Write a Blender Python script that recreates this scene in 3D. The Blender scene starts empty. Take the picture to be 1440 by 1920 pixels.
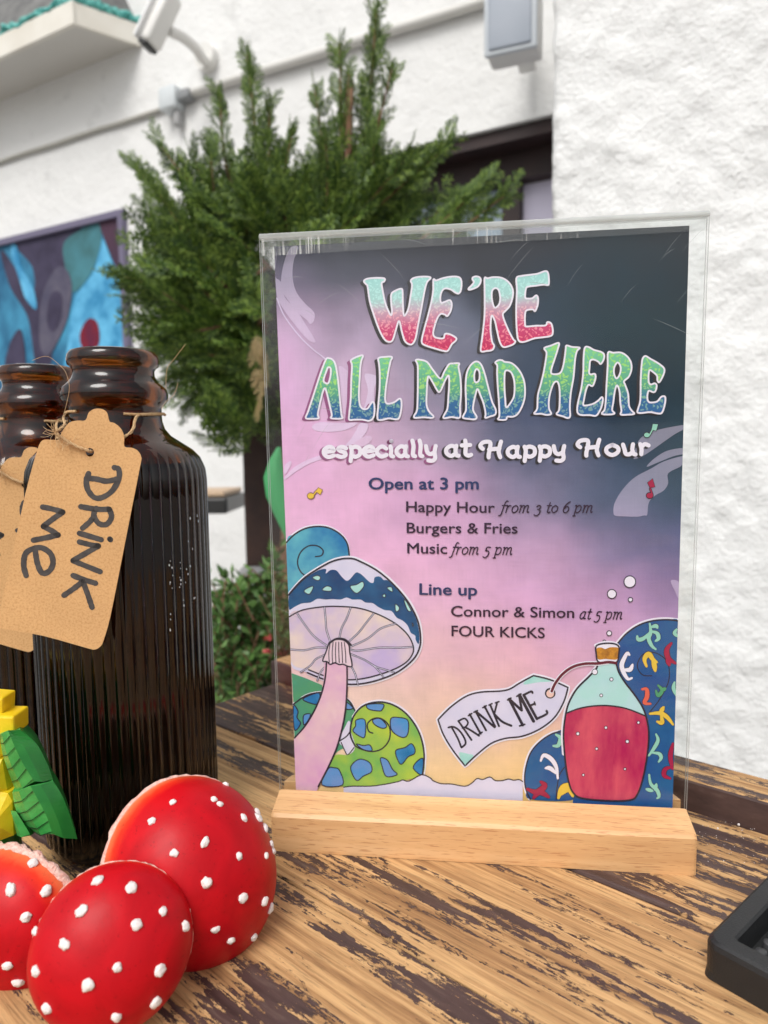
import bpy, bmesh, math, random
import numpy as np
from mathutils import Vector, Matrix, noise
from mathutils.geometry import tessellate_polygon
from mathutils.bvhtree import BVHTree
random.seed(11)
sc = bpy.context.scene
col = sc.collection
# ------------------------------------------------------------------ camera
CAMH = .218
FOC = 1280.                      # focal length in pixels of a 1440 x 1920 frame
PITCH = math.radians(5.2)
UPC = Vector((-.0131, -math.cos(PITCH), -math.sin(PITCH))).normalized()
YW = Vector((0, 0, 1)); YW = (YW - UPC * YW.dot(UPC)).normalized()
XW = YW.cross(UPC)
RW = Matrix((XW, YW, UPC))       # camera (x right, y down, z forward) -> world
CAM = Vector((0, 0, CAMH))
cam = bpy.data.cameras.new('camera'); co = bpy.data.objects.new('camera', cam); col.objects.link(co)
M3 = RW @ Matrix(((1, 0, 0), (0, -1, 0), (0, 0, -1)))
co.matrix_world = Matrix.Translation(CAM) @ M3.to_4x4()
cam.sensor_fit = 'VERTICAL'; cam.sensor_height = 36; cam.lens = FOC / 1920 * 36
cam.clip_start = .01; cam.clip_end = 300
cam.dof.use_dof = True; cam.dof.focus_distance = .335; cam.dof.aperture_fstop = 9.5; cam.dof.aperture_blades = 0
sc.camera = co
# ------------------------------------------------------------------ light
w = bpy.data.worlds.new('World'); sc.world = w; w.use_nodes = True
nt = w.node_tree; bg = nt.nodes['Background']
sky = nt.nodes.new('ShaderNodeTexSky'); sky.sky_type = 'NISHITA'; sky.sun_disc = False
SUN_EL, SUN_AZ = math.radians(52), math.radians(205)     # azimuth clockwise from +Y
sky.sun_elevation = SUN_EL; sky.sun_rotation = SUN_AZ; sky.dust_density = 4; sky.air_density = 1.3
hs = nt.nodes.new('ShaderNodeHueSaturation'); hs.inputs['Saturation'].default_value = .22
nt.links.new(sky.outputs[0], hs.inputs['Color']); nt.links.new(hs.outputs[0], bg.inputs[0]); bg.inputs[1].default_value = .12
sl = bpy.data.lights.new('sun', 'SUN'); sl.energy = 1.5; sl.angle = math.radians(28); sl.color = (1, .975, .935)
so = bpy.data.objects.new('sun', sl); col.objects.link(so)
sd = Vector((math.sin(SUN_AZ) * math.cos(SUN_EL), math.cos(SUN_AZ) * math.cos(SUN_EL), math.sin(SUN_EL)))
so.rotation_euler = sd.to_track_quat('Z', 'Y').to_euler(); so.location = (0, 0, 5)
sc.view_settings.view_transform = 'Standard'; sc.view_settings.look = 'None'
sc.view_settings.exposure = 0.28; sc.view_settings.gamma = 1; sc.view_settings.use_curve_mapping = False
sc.render.engine = 'CYCLES'
cy = sc.cycles; cy.use_denoising = True; cy.max_bounces = 16; cy.transparent_max_bounces = 24; cy.transmission_bounces = 12
# ------------------------------------------------------------------ survey helpers
def ray(x, y): return RW @ Vector(((x - 720) / FOC, (y - 960) / FOC, 1))
def at(x, y, Y):                 # the point on a photo sight line at distance Y in front of the camera
    r = ray(x, y); return CAM + r * (Y / r.y)
def onz(x, y, z=0):
    r = ray(x, y); return CAM + r * ((z - CAMH) / r.z)
def onplane(x, y, p, n):
    r = ray(x, y); return CAM + r * ((p - CAM).dot(n) / r.dot(n))
def proj(p):
    d = RW.transposed() @ (Vector(p) - CAM); return d.x / d.z * FOC + 720, d.y / d.z * FOC + 960
def lin(c): return tuple(((v / 255) / 12.92 if v <= 10 else ((v / 255 + .055) / 1.055) ** 2.4) for v in c)
# ------------------------------------------------------------------ objects
def tag(o, label=None, cat=None, group=None, kind=None):
    if label: o['label'] = label
    if cat: o['category'] = cat
    if group: o['group'] = group
    if kind: o['kind'] = kind
    return o
def empty(name, loc, rot=(0, 0, 0), **k):
    o = bpy.data.objects.new(name, None); col.objects.link(o); o.location = loc; o.rotation_euler = rot
    o.empty_display_size = .01
    return tag(o, **k)
def mesh(name, verts, faces, mats, parent=None, smooth=False, idx=None, loc=None, **k):
    me = bpy.data.meshes.new(name); me.from_pydata([tuple(v) for v in verts], [], faces)
    for m in (mats if isinstance(mats, (list, tuple)) else [mats]): me.materials.append(m)
    if idx is not None: me.polygons.foreach_set('material_index', idx)
    if smooth: me.polygons.foreach_set('use_smooth', [True] * len(me.polygons))
    me.update()
    o = bpy.data.objects.new(name, me); col.objects.link(o)
    if parent: o.parent = parent
    if loc is not None: o.location = loc
    return tag(o, **k)
def from_bm(name, bm, mats, parent=None, smooth=False, **k):
    me = bpy.data.meshes.new(name); bm.normal_update(); bm.to_mesh(me); bm.free()
    for m in (mats if isinstance(mats, (list, tuple)) else [mats]): me.materials.append(m)
    if smooth: me.polygons.foreach_set('use_smooth', [True] * len(me.polygons))
    o = bpy.data.objects.new(name, me); col.objects.link(o)
    if parent: o.parent = parent
    return tag(o, **k)
def bm_box(bm, c, s, rot=None, bev=0, seg=2, mi=0):
    r = bmesh.ops.create_cube(bm, size=1); vs = r['verts']
    bmesh.ops.scale(bm, vec=s, verts=vs)
    if bev:
        es = list({e for v in vs for e in v.link_edges})
        g = bmesh.ops.bevel(bm, geom=es + vs, offset=bev, segments=seg, affect='EDGES', profile=.5)
        vs = list({v for f in g['faces'] for v in f.verts} | {v for v in vs if v.is_valid})
    if rot is not None: bmesh.ops.rotate(bm, cent=(0, 0, 0), matrix=rot, verts=vs)
    bmesh.ops.translate(bm, vec=c, verts=vs)
    for f in {f for v in vs for f in v.link_faces}: f.material_index = mi
    return vs
def prism(poly, d, bev=0):       # convex/concave outline of 3-D points, thickened along d
    n = len(poly); vs = [Vector(p) for p in poly] + [Vector(p) + Vector(d) for p in poly]
    tris = tessellate_polygon([[Vector(p) for p in poly]])
    fs = [tuple(t) for t in tris] + [tuple(i + n for i in reversed(t)) for t in tris]
    fs += [(i, (i + 1) % n, (i + 1) % n + n, i + n) for i in range(n)]
    return vs, fs
def fix(o):
    bm = bmesh.new(); bm.from_mesh(o.data); bmesh.ops.recalc_face_normals(bm, faces=bm.faces); bm.to_mesh(o.data); bm.free(); return o
def lathe(prof, n=64, mod=None):
    vs, fs = [], []
    for k, (r, z) in enumerate(prof):
        for i in range(n):
            a = 2 * math.pi * i / n; rr = r if mod is None else mod(r, z, a, k)
            vs.append((rr * math.cos(a), rr * math.sin(a), z))
    for k in range(len(prof) - 1):
        for i in range(n):
            j = (i + 1) % n; fs.append((k * n + i, k * n + j, (k + 1) * n + j, (k + 1) * n + i))
    return vs, fs
def cat(pts, n=6, closed=False):  # Catmull-Rom through points
    P = [Vector(p) for p in pts]; N = len(P); out = []
    rng = range(N) if closed else range(N - 1)
    for i in rng:
        if closed: a, b, c, d = P[(i - 1) % N], P[i], P[(i + 1) % N], P[(i + 2) % N]
        else: a, b, c, d = P[max(i - 1, 0)], P[i], P[i + 1], P[min(i + 2, N - 1)]
        for k in range(n):
            t = k / n
            out.append(.5 * ((2 * b) + (c - a) * t + (2 * a - 5 * b + 4 * c - d) * t * t + (3 * b - a - 3 * c + d) * t ** 3))
    if not closed: out.append(P[-1])
    return out
def tube(pts, r, n=8, cap=True):
    P = [Vector(p) for p in pts]; vs, fs = [], []; prev = None
    for i, p in enumerate(P):
        t = (P[min(i + 1, len(P) - 1)] - P[max(i - 1, 0)]).normalized()
        if prev is None: a = t.orthogonal().normalized()
        else: a = (prev - t * prev.dot(t)).normalized()
        prev = a; b = t.cross(a); rr = r[i] if isinstance(r, (list, tuple)) else r
        for k in range(n):
            q = 2 * math.pi * k / n; vs.append(p + (a * math.cos(q) + b * math.sin(q)) * rr)
    for i in range(len(P) - 1):
        for k in range(n):
            l = (k + 1) % n; fs.append((i * n + k, i * n + l, (i + 1) * n + l, (i + 1) * n + k))
    if cap: fs.append(tuple(range(n))[::-1]); fs.append(tuple((len(P) - 1) * n + k for k in range(n)))
    return vs, fs
class Acc:
    def __init__(s): s.v = []; s.f = []; s.m = []
    def add(s, vf, mi=0):
        b = len(s.v); s.v += [tuple(v) for v in vf[0]]; s.f += [tuple(i + b for i in f) for f in vf[1]]; s.m += [mi] * len(vf[1])
    def obj(s, name, mats, parent=None, smooth=False, **k): return mesh(name, s.v, s.f, mats, parent, smooth, idx=s.m, **k)
# ------------------------------------------------------------------ materials
def mat(name):
    m = bpy.data.materials.new(name); m.use_nodes = True; nt = m.node_tree; b = nt.nodes['Principled BSDF']
    return m, nt, b
def N(nt, t, **k):
    n = nt.nodes.new(t)
    for a, v in k.items():
        if a.startswith('i_'):
            key = a[2:].replace('_', ' ')
            key = int(key) if key.isdigit() else key
            n.inputs[key].default_value = v
        else: setattr(n, a, v)
    return n
def ramp(nt, stops, interp='LINEAR'):
    r = nt.nodes.new('ShaderNodeValToRGB'); r.color_ramp.interpolation = interp; e = r.color_ramp.elements
    while len(e) < len(stops): e.new(.5)
    for k, (p, c) in enumerate(stops):
        e[k].position = p; e[k].color = (c, c, c, 1) if isinstance(c, (int, float)) else (*c[:3], 1)
    return r
def coords(nt, scale=(1, 1, 1), rot=(0, 0, 0), loc=(0, 0, 0)):
    tc = nt.nodes.new('ShaderNodeTexCoord'); mp = nt.nodes.new('ShaderNodeMapping')
    mp.inputs['Scale'].default_value = scale; mp.inputs['Rotation'].default_value = rot; mp.inputs['Location'].default_value = loc
    nt.links.new(tc.outputs['Object'], mp.inputs[0]); return mp
def bump(nt, b, src, strength=.3, dist=.001):
    bp = N(nt, 'ShaderNodeBump', i_Strength=strength, i_Distance=dist)
    nt.links.new(src, bp.inputs['Height']); nt.links.new(bp.outputs[0], b.inputs['Normal']); return bp
def plain(name, c, rough=.6, c2=None, scale=200, spec=.5, metal=0, bmp=0, bscale=None, coat=0):
    m, nt, b = mat(name); b.inputs['Roughness'].default_value = rough; b.inputs['Metallic'].default_value = metal
    b.inputs['Specular IOR Level'].default_value = spec; b.inputs['Coat Weight'].default_value = coat
    b.inputs['Base Color'].default_value = (*c, 1)
    if c2 is not None or bmp:
        cd = coords(nt); nz = N(nt, 'ShaderNodeTexNoise', i_Scale=scale, i_Detail=5); nt.links.new(cd.outputs[0], nz.inputs[0])
        if c2 is not None:
            r = ramp(nt, [(.35, c), (.65, c2)]); nt.links.new(nz.outputs[0], r.inputs[0]); nt.links.new(r.outputs[0], b.inputs['Base Color'])
        if bmp:
            n2 = N(nt, 'ShaderNodeTexNoise', i_Scale=bscale or scale, i_Detail=6); nt.links.new(cd.outputs[0], n2.inputs[0]); bump(nt, b, n2.outputs[0], 1, bmp)
    return m
def ink(name, c, c2=None, scale=60, alpha=1.0):
    m, nt, b = mat(name); b.inputs['Roughness'].default_value = .55; b.inputs['Specular IOR Level'].default_value = .3
    c = lin(c); b.inputs['Base Color'].default_value = (*c, 1)
    if c2:
        c2 = lin(c2); cd = coords(nt); nz = N(nt, 'ShaderNodeTexNoise', i_Scale=scale, i_Detail=4, i_Roughness=.6); nt.links.new(cd.outputs[0], nz.inputs[0])
        r = ramp(nt, [(.36, c), (.64, c2)]); nt.links.new(nz.outputs[0], r.inputs[0]); nt.links.new(r.outputs[0], b.inputs['Base Color'])
    b.inputs['Alpha'].default_value = alpha
    return m
def streak_ink(name, c, c2, sc3):
    m = ink(name, c, c2, 1); [setattr(n.inputs['Scale'], 'default_value', sc3) for n in m.node_tree.nodes if n.type == 'MAPPING']; return m
def grad_ink(name, stops, axis='Y', lo=0, hi=1, spr=None, noise_amt=.1, spr2=None):
    """printed colour that runs along one axis of the sheet, optionally with printed flecks"""
    m, nt, b = mat(name); b.inputs['Roughness'].default_value = .55; b.inputs['Specular IOR Level'].default_value = .3
    cd = coords(nt); sx = N(nt, 'ShaderNodeSeparateXYZ'); nt.links.new(cd.outputs[0], sx.inputs[0])
    mr = N(nt, 'ShaderNodeMapRange', i_1=lo, i_2=hi); nt.links.new(sx.outputs[axis], mr.inputs[0])
    nz = N(nt, 'ShaderNodeTexNoise', i_Scale=180, i_Detail=3); nt.links.new(cd.outputs[0], nz.inputs[0])
    ma = N(nt, 'ShaderNodeMath', operation='MULTIPLY_ADD'); nt.links.new(nz.outputs[0], ma.inputs[0]); ma.inputs[1].default_value = noise_amt
    nt.links.new(mr.outputs[0], ma.inputs[2]); su = N(nt, 'ShaderNodeMath', operation='SUBTRACT', i_1=noise_amt / 2); nt.links.new(ma.outputs[0], su.inputs[0])
    r = ramp(nt, [(p, lin(c)) for p, c in stops]); nt.links.new(su.outputs[0], r.inputs[0]); out = r.outputs[0]
    if spr:
        nd = N(nt, 'ShaderNodeTexNoise', i_Scale=420, i_Detail=0); nt.links.new(cd.outputs[0], nd.inputs[0])
        vm = N(nt, 'ShaderNodeVectorMath', operation='MULTIPLY_ADD'); nt.links.new(nd.outputs['Color'], vm.inputs[0]); vm.inputs[1].default_value = (.0035, .0035, 0); nt.links.new(cd.outputs[0], vm.inputs[2])
        vo = N(nt, 'ShaderNodeTexVoronoi', i_Scale=520, voronoi_dimensions='2D'); nt.links.new(vm.outputs[0], vo.inputs[0])
        th = ramp(nt, [(.25, 1.), (.34, 0.)]); nt.links.new(vo.outputs['Distance'], th.inputs[0])
        r2 = ramp(nt, [(p, lin(c)) for p, c in spr]); nt.links.new(su.outputs[0], r2.inputs[0])
        mx = N(nt, 'ShaderNodeMix', data_type='RGBA'); nt.links.new(th.outputs[0], mx.inputs[0]); nt.links.new(out, mx.inputs[6]); nt.links.new(r2.outputs[0], mx.inputs[7]); out = mx.outputs[2]
    nt.links.new(out, b.inputs['Base Color']); return m
def acrylic(name, tint=.985, rough=.02, white=0):
    m = bpy.data.materials.new(name); m.use_nodes = True; nt = m.node_tree; nt.nodes.clear()
    out = N(nt, 'ShaderNodeOutputMaterial'); lw = N(nt, 'ShaderNodeLayerWeight', i_Blend=.5); pw_ = N(nt, 'ShaderNodeMath', operation='POWER', i_1=5.); nt.links.new(lw.outputs['Facing'], pw_.inputs[0]); fr = N(nt, 'ShaderNodeMath', operation='MULTIPLY_ADD', i_1=.97, i_2=.022); nt.links.new(pw_.outputs[0], fr.inputs[0])
    tr = N(nt, 'ShaderNodeBsdfTransparent'); tr.inputs[0].default_value = (tint * .995, tint, tint * .998, 1)
    gl = N(nt, 'ShaderNodeBsdfGlossy', i_Roughness=rough); mx = N(nt, 'ShaderNodeMixShader')
    nt.links.new(fr.outputs[0], mx.inputs[0]); nt.links.new(tr.outputs[0], mx.inputs[1]); nt.links.new(gl.outputs[0], mx.inputs[2]); last = mx
    if white:
        cd = coords(nt, (1, 1, 1)); df = N(nt, 'ShaderNodeBsdfDiffuse'); df.inputs[0].default_value = (.85, .88, .86, 1)
        m2 = N(nt, 'ShaderNodeMixShader', i_0=white); nt.links.new(mx.outputs[0], m2.inputs[1]); nt.links.new(df.outputs[0], m2.inputs[2]); last = m2
    nt.links.new(last.outputs[0], out.inputs[0]); return m, nt, last
# ------------------------------------------------------------------ table frame
G = Vector((.765, -.644, 0)).normalized(); E2 = Vector((-G.y, G.x, 0))     # along planks, across planks
U0, S0 = -.4853, .4177
TROT = math.atan2(G.y, G.x)
def stucco(name, c, sc1, h1, sc2, h2, tone=.06):
    m, nt, b = mat(name); b.inputs['Roughness'].default_value = .9; b.inputs['Specular IOR Level'].default_value = .2
    cd = coords(nt); a = N(nt, 'ShaderNodeTexNoise', i_Scale=sc1, i_Detail=7, i_Roughness=.6); nt.links.new(cd.outputs[0], a.inputs[0])
    v = N(nt, 'ShaderNodeTexNoise', i_Scale=sc2, i_Detail=3); nt.links.new(cd.outputs[0], v.inputs[0])
    d = N(nt, 'ShaderNodeTexNoise', i_Scale=1.6, i_Detail=6); nt.links.new(cd.outputs[0], d.inputs[0])
    r = ramp(nt, [(.3, tuple(x * (1 - tone) for x in c)), (.7, c)]); nt.links.new(d.outputs[0], r.inputs[0]); nt.links.new(r.outputs[0], b.inputs['Base Color'])
    g = N(nt, 'ShaderNodeTexNoise', i_Scale=7, i_Detail=8, i_Roughness=.75); nt.links.new(cd.outputs[0], g.inputs[0]); gr = ramp(nt, [(.34, .86), (.44, 1.)]); nt.links.new(g.outputs[0], gr.inputs[0])
    gm = N(nt, 'ShaderNodeMix', data_type='RGBA', blend_type='MULTIPLY', i_0=.8); nt.links.new(r.outputs[0], gm.inputs[6]); nt.links.new(gr.outputs[0], gm.inputs[7]); nt.links.new(gm.outputs[2], b.inputs['Base Color'])
    b1 = N(nt, 'ShaderNodeBump', i_Strength=1, i_Distance=h1); nt.links.new(a.outputs[0], b1.inputs['Height'])
    b2 = N(nt, 'ShaderNodeBump', i_Strength=1, i_Distance=h2); nt.links.new(v.outputs[0], b2.inputs['Height']); nt.links.new(b1.outputs[0], b2.inputs['Normal'])
    nt.links.new(b2.outputs[0], b.inputs['Normal']); return m
M = {}
M['stucco'] = stucco('white_stucco', (.80, .80, .79), 9, .014, 60, .002)
M['stucco_rough'] = stucco('rough_white_stucco', (.82, .825, .82), 30, .006, 130, .0025, .09)
M['paving'] = plain('grey_paving', (.22, .21, .2), .9, (.3, .29, .27), 8, bmp=.003, bscale=60)
M['white_metal'] = plain('white_enamel', (.74, .73, .7), .45)
M['speaker_grille'] = plain('grey_grille', lin((158, 166, 178)), .5, lin((168, 175, 186)), 6)
M['speaker_case'] = plain('pale_plastic', lin((196, 202, 208)), .4)
M['pipe'] = plain('painted_pipe', (.62, .61, .58), .5)
M['junction'] = plain('junction_plastic', (.62, .66, .68), .45)
M['black'] = plain('black_rubber', (.010, .0105, .012), .5, (.014, .015, .016), 90, bmp=.0002, bscale=1400)
M['blackmetal'] = plain('black_metal', (.02, .02, .02), .4)
M['brownwood'] = plain('dark_brown_wood', lin((34, 18, 18)), .6, lin((44, 24, 23)), 12)
M['soffit'] = plain('cream_boards', (.62, .60, .56), .7)
M['fascia'] = plain('cream_fascia', (.78, .75, .68), .6, (.7, .66, .58), 5)
M['roof'] = plain('grey_slate', lin((92, 92, 92)), .8, lin((120, 120, 118)), 14)
M['teal'] = plain('teal_netting', lin((24, 132, 128)), .6, lin((120, 200, 190)), 60)
M['frame'] = plain('lilac_grey_frame', lin((108, 102, 126)), .5)
M['stone'] = plain('grey_stone', (.2, .2, .21), .85, (.32, .32, .32), 20, bmp=.002, bscale=90)
M['postwood'] = plain('dark_post_wood', lin((44, 26, 22)), .7, lin((58, 36, 28)), 25, bmp=.001, bscale=80)
M['glass_painted_reflection'] = plain('window_glass', lin((150, 168, 185)), .08, spec=.8)  # opaque pale blue: the bright reflection is put into the pane colour
M['curtain'] = plain('pale_curtain', lin((205, 200, 220)), .8)
M['bark'] = plain('reddish_bark', (.16, .075, .04), .85, (.26, .15, .09), 60, bmp=.002, bscale=200)
# beech base
def beech():
    m, nt, b = mat('beech_wood'); cd = coords(nt, (6, 110, 110)); nz = N(nt, 'ShaderNodeTexNoise', i_Scale=1.2, i_Detail=6, i_Roughness=.55, i_Distortion=.4)
    nt.links.new(cd.outputs[0], nz.inputs[0]); r = ramp(nt, [(.3, lin((200, 152, 104))), (.5, lin((214, 168, 118))), (.72, lin((224, 182, 134)))])
    nt.links.new(nz.outputs[0], r.inputs[0])
    c2 = coords(nt, (70, 900, 900)); n2 = N(nt, 'ShaderNodeTexNoise', i_Scale=1.5, i_Detail=2); nt.links.new(c2.outputs[0], n2.inputs[0])
    r2 = ramp(nt, [(.34, lin((178, 120, 78))), (.42, (1, 1, 1))]); nt.links.new(n2.outputs[0], r2.inputs[0])
    mx = N(nt, 'ShaderNodeMix', data_type='RGBA', blend_type='MULTIPLY', i_0=.42); nt.links.new(r.outputs[0], mx.inputs[6]); nt.links.new(r2.outputs[0], mx.inputs[7])
    nt.links.new(mx.outputs[2], b.inputs['Base Color']); b.inputs['Roughness'].default_value = .5; bump(nt, b, n2.outputs[0], .25, .0003); return m
M['beech'] = beech()
# weathered planks: bare pine showing through flaking brown paint; X runs along the grain
def peeling(name, bias=0., scale=1.):
    m, nt, b = mat(name)
    oi = N(nt, 'ShaderNodeObjectInfo'); rnd = N(nt, 'ShaderNodeVectorMath', operation='SCALE'); rnd.inputs['Scale'].default_value = 7.
    cb = N(nt, 'ShaderNodeCombineXYZ'); 
    for i in (0, 1, 2): nt.links.new(oi.outputs['Random'], cb.inputs[i])
    nt.links.new(cb.outputs[0], rnd.inputs[0])
    tc = N(nt, 'ShaderNodeTexCoord'); ad = N(nt, 'ShaderNodeVectorMath', operation='ADD'); nt.links.new(tc.outputs['Object'], ad.inputs[0]); nt.links.new(rnd.outputs[0], ad.inputs[1])
    def mapped(s):
        mp = N(nt, 'ShaderNodeMapping'); mp.inputs['Scale'].default_value = s; nt.links.new(ad.outputs[0], mp.inputs[0]); return mp
    def nse(s, scale_, det, rg=.6, dist=0.):
        n = N(nt, 'ShaderNodeTexNoise', i_Scale=scale_, i_Detail=det, i_Roughness=rg, i_Distortion=dist); nt.links.new(mapped(s).outputs[0], n.inputs[0]); return n
    big = nse((3.0, 16, 5), 1.7 * scale, 3, .5)
    band = nse((9.5, 76, 20), 1.4 * scale, 5, .6, .25)
    rag = nse((90, 210, 60), 1.7, 7, .8, .5)
    fine = nse((14, 420, 60), 1.2, 3, .6)
    def mul(a, k, c=None):
        n = N(nt, 'ShaderNodeMath', operation='MULTIPLY_ADD'); nt.links.new(a, n.inputs[0]); n.inputs[1].default_value = k
        if c is None: n.inputs[2].default_value = 0
        elif isinstance(c, float): n.inputs[2].default_value = c
        else: nt.links.new(c, n.inputs[2])
        return n.outputs[0]
    s = mul(big.outputs[0], .6); s = mul(band.outputs[0], 1.0, s); s = mul(rag.outputs[0], .62, s); s = mul(fine.outputs[0], .34, s)
    s = mul(s, 1., -1.34 + bias)
    mask = ramp(nt, [(.0, 0.), (.02, 1.)]); nt.links.new(s, mask.inputs[0])       # 1 = paint still there
    # a little further in, so that the flake edge gets a thin pale line
    grain = nse((5, 150, 60), 1.4, 6, .6, .5)
    wood = ramp(nt, [(.28, lin((140, 100, 64))), (.45, lin((180, 138, 92))), (.6, lin((212, 170, 118))), (.75, lin((190, 144, 96)))]); nt.links.new(grain.outputs[0], wood.inputs[0])
    g2 = nse((40, 700, 60), 1.2, 4, .7); w2 = ramp(nt, [(.32, .55), (.5, 1.)]); nt.links.new(g2.outputs[0], w2.inputs[0])
    wm = N(nt, 'ShaderNodeMix', data_type='RGBA', blend_type='MULTIPLY', i_0=.85); nt.links.new(wood.outputs[0], wm.inputs[6]); nt.links.new(w2.outputs[0], wm.inputs[7])
    pn = nse((20, 120, 60), 1.5, 5, .65); pc = ramp(nt, [(.3, lin((58, 42, 40))), (.55, lin((80, 60, 56))), (.8, lin((116, 98, 88)))]); nt.links.new(pn.outputs[0], pc.inputs[0])
    mx = N(nt, 'ShaderNodeMix', data_type='RGBA'); nt.links.new(mask.outputs[0], mx.inputs[0]); nt.links.new(wm.outputs[2], mx.inputs[6]); nt.links.new(pc.outputs[0], mx.inputs[7])
    nt.links.new(mx.outputs[2], b.inputs['Base Color'])
    rr = N(nt, 'ShaderNodeMapRange', i_3=.72, i_4=.5); nt.links.new(mask.outputs[0], rr.inputs[0]); nt.links.new(rr.outputs[0], b.inputs['Roughness'])
    b1 = N(nt, 'ShaderNodeBump', i_Strength=.6, i_Distance=.0012); nt.links.new(grain.outputs[0], b1.inputs['Height'])
    b2 = N(nt, 'ShaderNodeBump', i_Strength=.7, i_Distance=.0006); nt.links.new(mask.outputs[0], b2.inputs['Height']); nt.links.new(b1.outputs[0], b2.inputs['Normal'])
    b3 = N(nt, 'ShaderNodeBump', i_Strength=.35, i_Distance=.0005); nt.links.new(g2.outputs[0], b3.inputs['Height']); nt.links.new(b2.outputs[0], b3.inputs['Normal'])
    nt.links.new(b3.outputs[0], b.inputs['Normal']); return m
M['peel'] = peeling('flaking_brown_paint_on_pine'); M['peel_dark'] = peeling('mostly_painted_pine', .12); M['peel_shaded_side'] = peeling('painted_shaded_rim_side', .25)
# ================================================================== SETTING
mesh('ground', [(-40, -40, -.8), (40, -40, -.8), (40, 40, -.8), (-40, 40, -.8)], [(0, 1, 2, 3)], M['paving'], kind='structure')
# main facade
WD = Vector((-.883, .469, 0)).normalized(); WN = Vector((-WD.y, WD.x, 0))        # along wall to the left/back ; WN points towards camera
if WN.y > 0: WN = -WN
WP = Vector((.615, 2.5, 0))
def wall_pt(a, z, off=0): return WP + WD * a + WN * off + Vector((0, 0, z))
def wall_px(x, y, off=0):
    p = onplane(x, y, WP + WN * off, WN); d = p - WP; return d.dot(WD), p.z
aO0, aO1 = -.25, .80                # the opening, along the wall
zL = 1.382                          # lintel
bt = empty('house_wall', wall_pt(0, -.8), label='long white stucco house wall behind the conifer, receding to the left', cat='wall')
def wrel(v): return Vector(v) - bt.location
def wallbox(a0, a1, z0, z1, o0, o1):
    p = [wall_pt(a0, z0, o0), wall_pt(a1, z0, o0), wall_pt(a1, z0, o1), wall_pt(a0, z0, o1)]
    q = [v + Vector((0, 0, z1 - z0)) for v in p]
    return [*p, *q], [(0, 3, 2, 1), (4, 5, 6, 7), (0, 1, 5, 4), (1, 2, 6, 5), (2, 3, 7, 6), (3, 0, 4, 7)]
def wpart(name, boxes, m, parent=bt, **k):
    A = Acc()
    for bx in boxes:
        v, f = wallbox(*bx); A.add(([x - parent.matrix_world.translation if False else Vector(x) - (parent.location if parent else Vector()) for x in v], f))
    return A.obj(name, m, parent, **k)
o = wpart('stucco_face', [(aO1, 6.5, -.8, 4.2, -.3, 0), (aO0, aO1, zL, 4.2, -.3, 0), (aO0, aO1, -.8, -.1, -.3, 0), (-1.6, aO0, -.8, 4.2, -.3, 0)], M['stucco'])
fix(o)
# recessed window in the opening
wd = empty('recessed_window', wall_pt(.3, -.1, -.2), label='dark brown wooden window set deep under the lintel of the white wall', cat='window')
zT = wall_px(950, 352, -.18)[1]
aM = wall_px(965, 390, -.18)[0]
fix(wpart('header_board', [(aO0 + .002, aO1 - .002, zT, zL - .003, -.22, -.12)], M['brownwood'], wd))
fix(wpart('lintel_trim', [(aO0 + .002, aO1 - .002, zL - .05, zL - .004, -.118, -.02)], M['brownwood'], wd))
fix(wpart('mullion', [(aM - .035, aM + .035, -.097, zT - .003, -.20, -.13)], M['brownwood'], wd))
fix(wpart('mullion', [(.42, .48, -.097, zT - .003, -.20, -.13)], M['brownwood'], wd))
fix(wpart('frame_side', [(aO1 - .06, aO1 - .002, -.097, zT - .003, -.20, -.13)], M['brownwood'], wd))
fix(wpart('pane', [(aM + .036, .419, -.09, zT - .004, -.185, -.175)], M['glass_painted_reflection'], wd))
fix(wpart('pane', [(.481, aO1 - .061, -.09, zT - .004, -.185, -.175)], M['glass_painted_reflection'], wd))
fix(wpart('pane', [(aO0 + .003, aM - .036, -.09, zT - .004, -.185, -.175)], M['curtain'], wd))
# nearer rough wall, facing the table
RWP = at(1034, 400, 1.25); RWP.z = 0
def rough_wall():
    nx, nz = 190, 330; z0, z1 = -.8, 2.4; vs, fs = [], []; D = -WD; Nn = WN
    def W(x, d, z): p = RWP + D * x + Nn * d; return (p.x, p.y, z)
    for j in range(nz):
        for i in range(nx):
            x = 1.8 * i / (nx - 1); z = z0 + (z1 - z0) * j / (nz - 1)
            d = noise.noise(Vector((x * 26, z * 26, 3.1))) * .004 + noise.noise(Vector((x * 55, z * 55, 9))) * .003 + noise.noise(Vector((x * 9, z * 9, 1))) * .006
            d += max(0, noise.noise(Vector((x * 38 + 4, z * 38, 5)))) * .005
            e = .004 * noise.noise(Vector((3, z * 30, 7))) if i < 2 else 0
            vs.append(W(x + e, d - (.006 if i == 0 else 0), z))
    for j in range(nz - 1):
        for i in range(nx - 1):
            a = j * nx + i; fs.append((a, a + 1, a + nx + 1, a + nx))
    b = len(vs)                      # return face and back give the wall its thickness
    for j in range(nz):
        z = z0 + (z1 - z0) * j / (nz - 1); vs.append(W(.004 * noise.noise(Vector((1, z * 20, 2))), -1.235, z))
    for j in range(nz - 1): fs.append((j * nx, (j + 1) * nx, b + j + 1, b + j))
    c = len(vs); vs += [W(1.8, -1.235, z0), W(1.8, -1.235, z1)]
    fs += [(nx - 1, c, c + 1, nz * nx - 1), (b, b + nz - 1, c + 1, c), tuple([(nz - 1) * nx + i for i in range(nx)] + [c + 1, b + nz - 1])]
    o = mesh('corner_wall', vs, fs, M['stucco_rough'], smooth=False, label='near rough white stucco wall right behind the sign and table edge', cat='wall')
    o.data.polygons.foreach_set('use_smooth', [True] * ((nx - 1) * (nz - 1)) + [False] * (len(fs) - (nx - 1) * (nz - 1)))
rough_wall()
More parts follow.
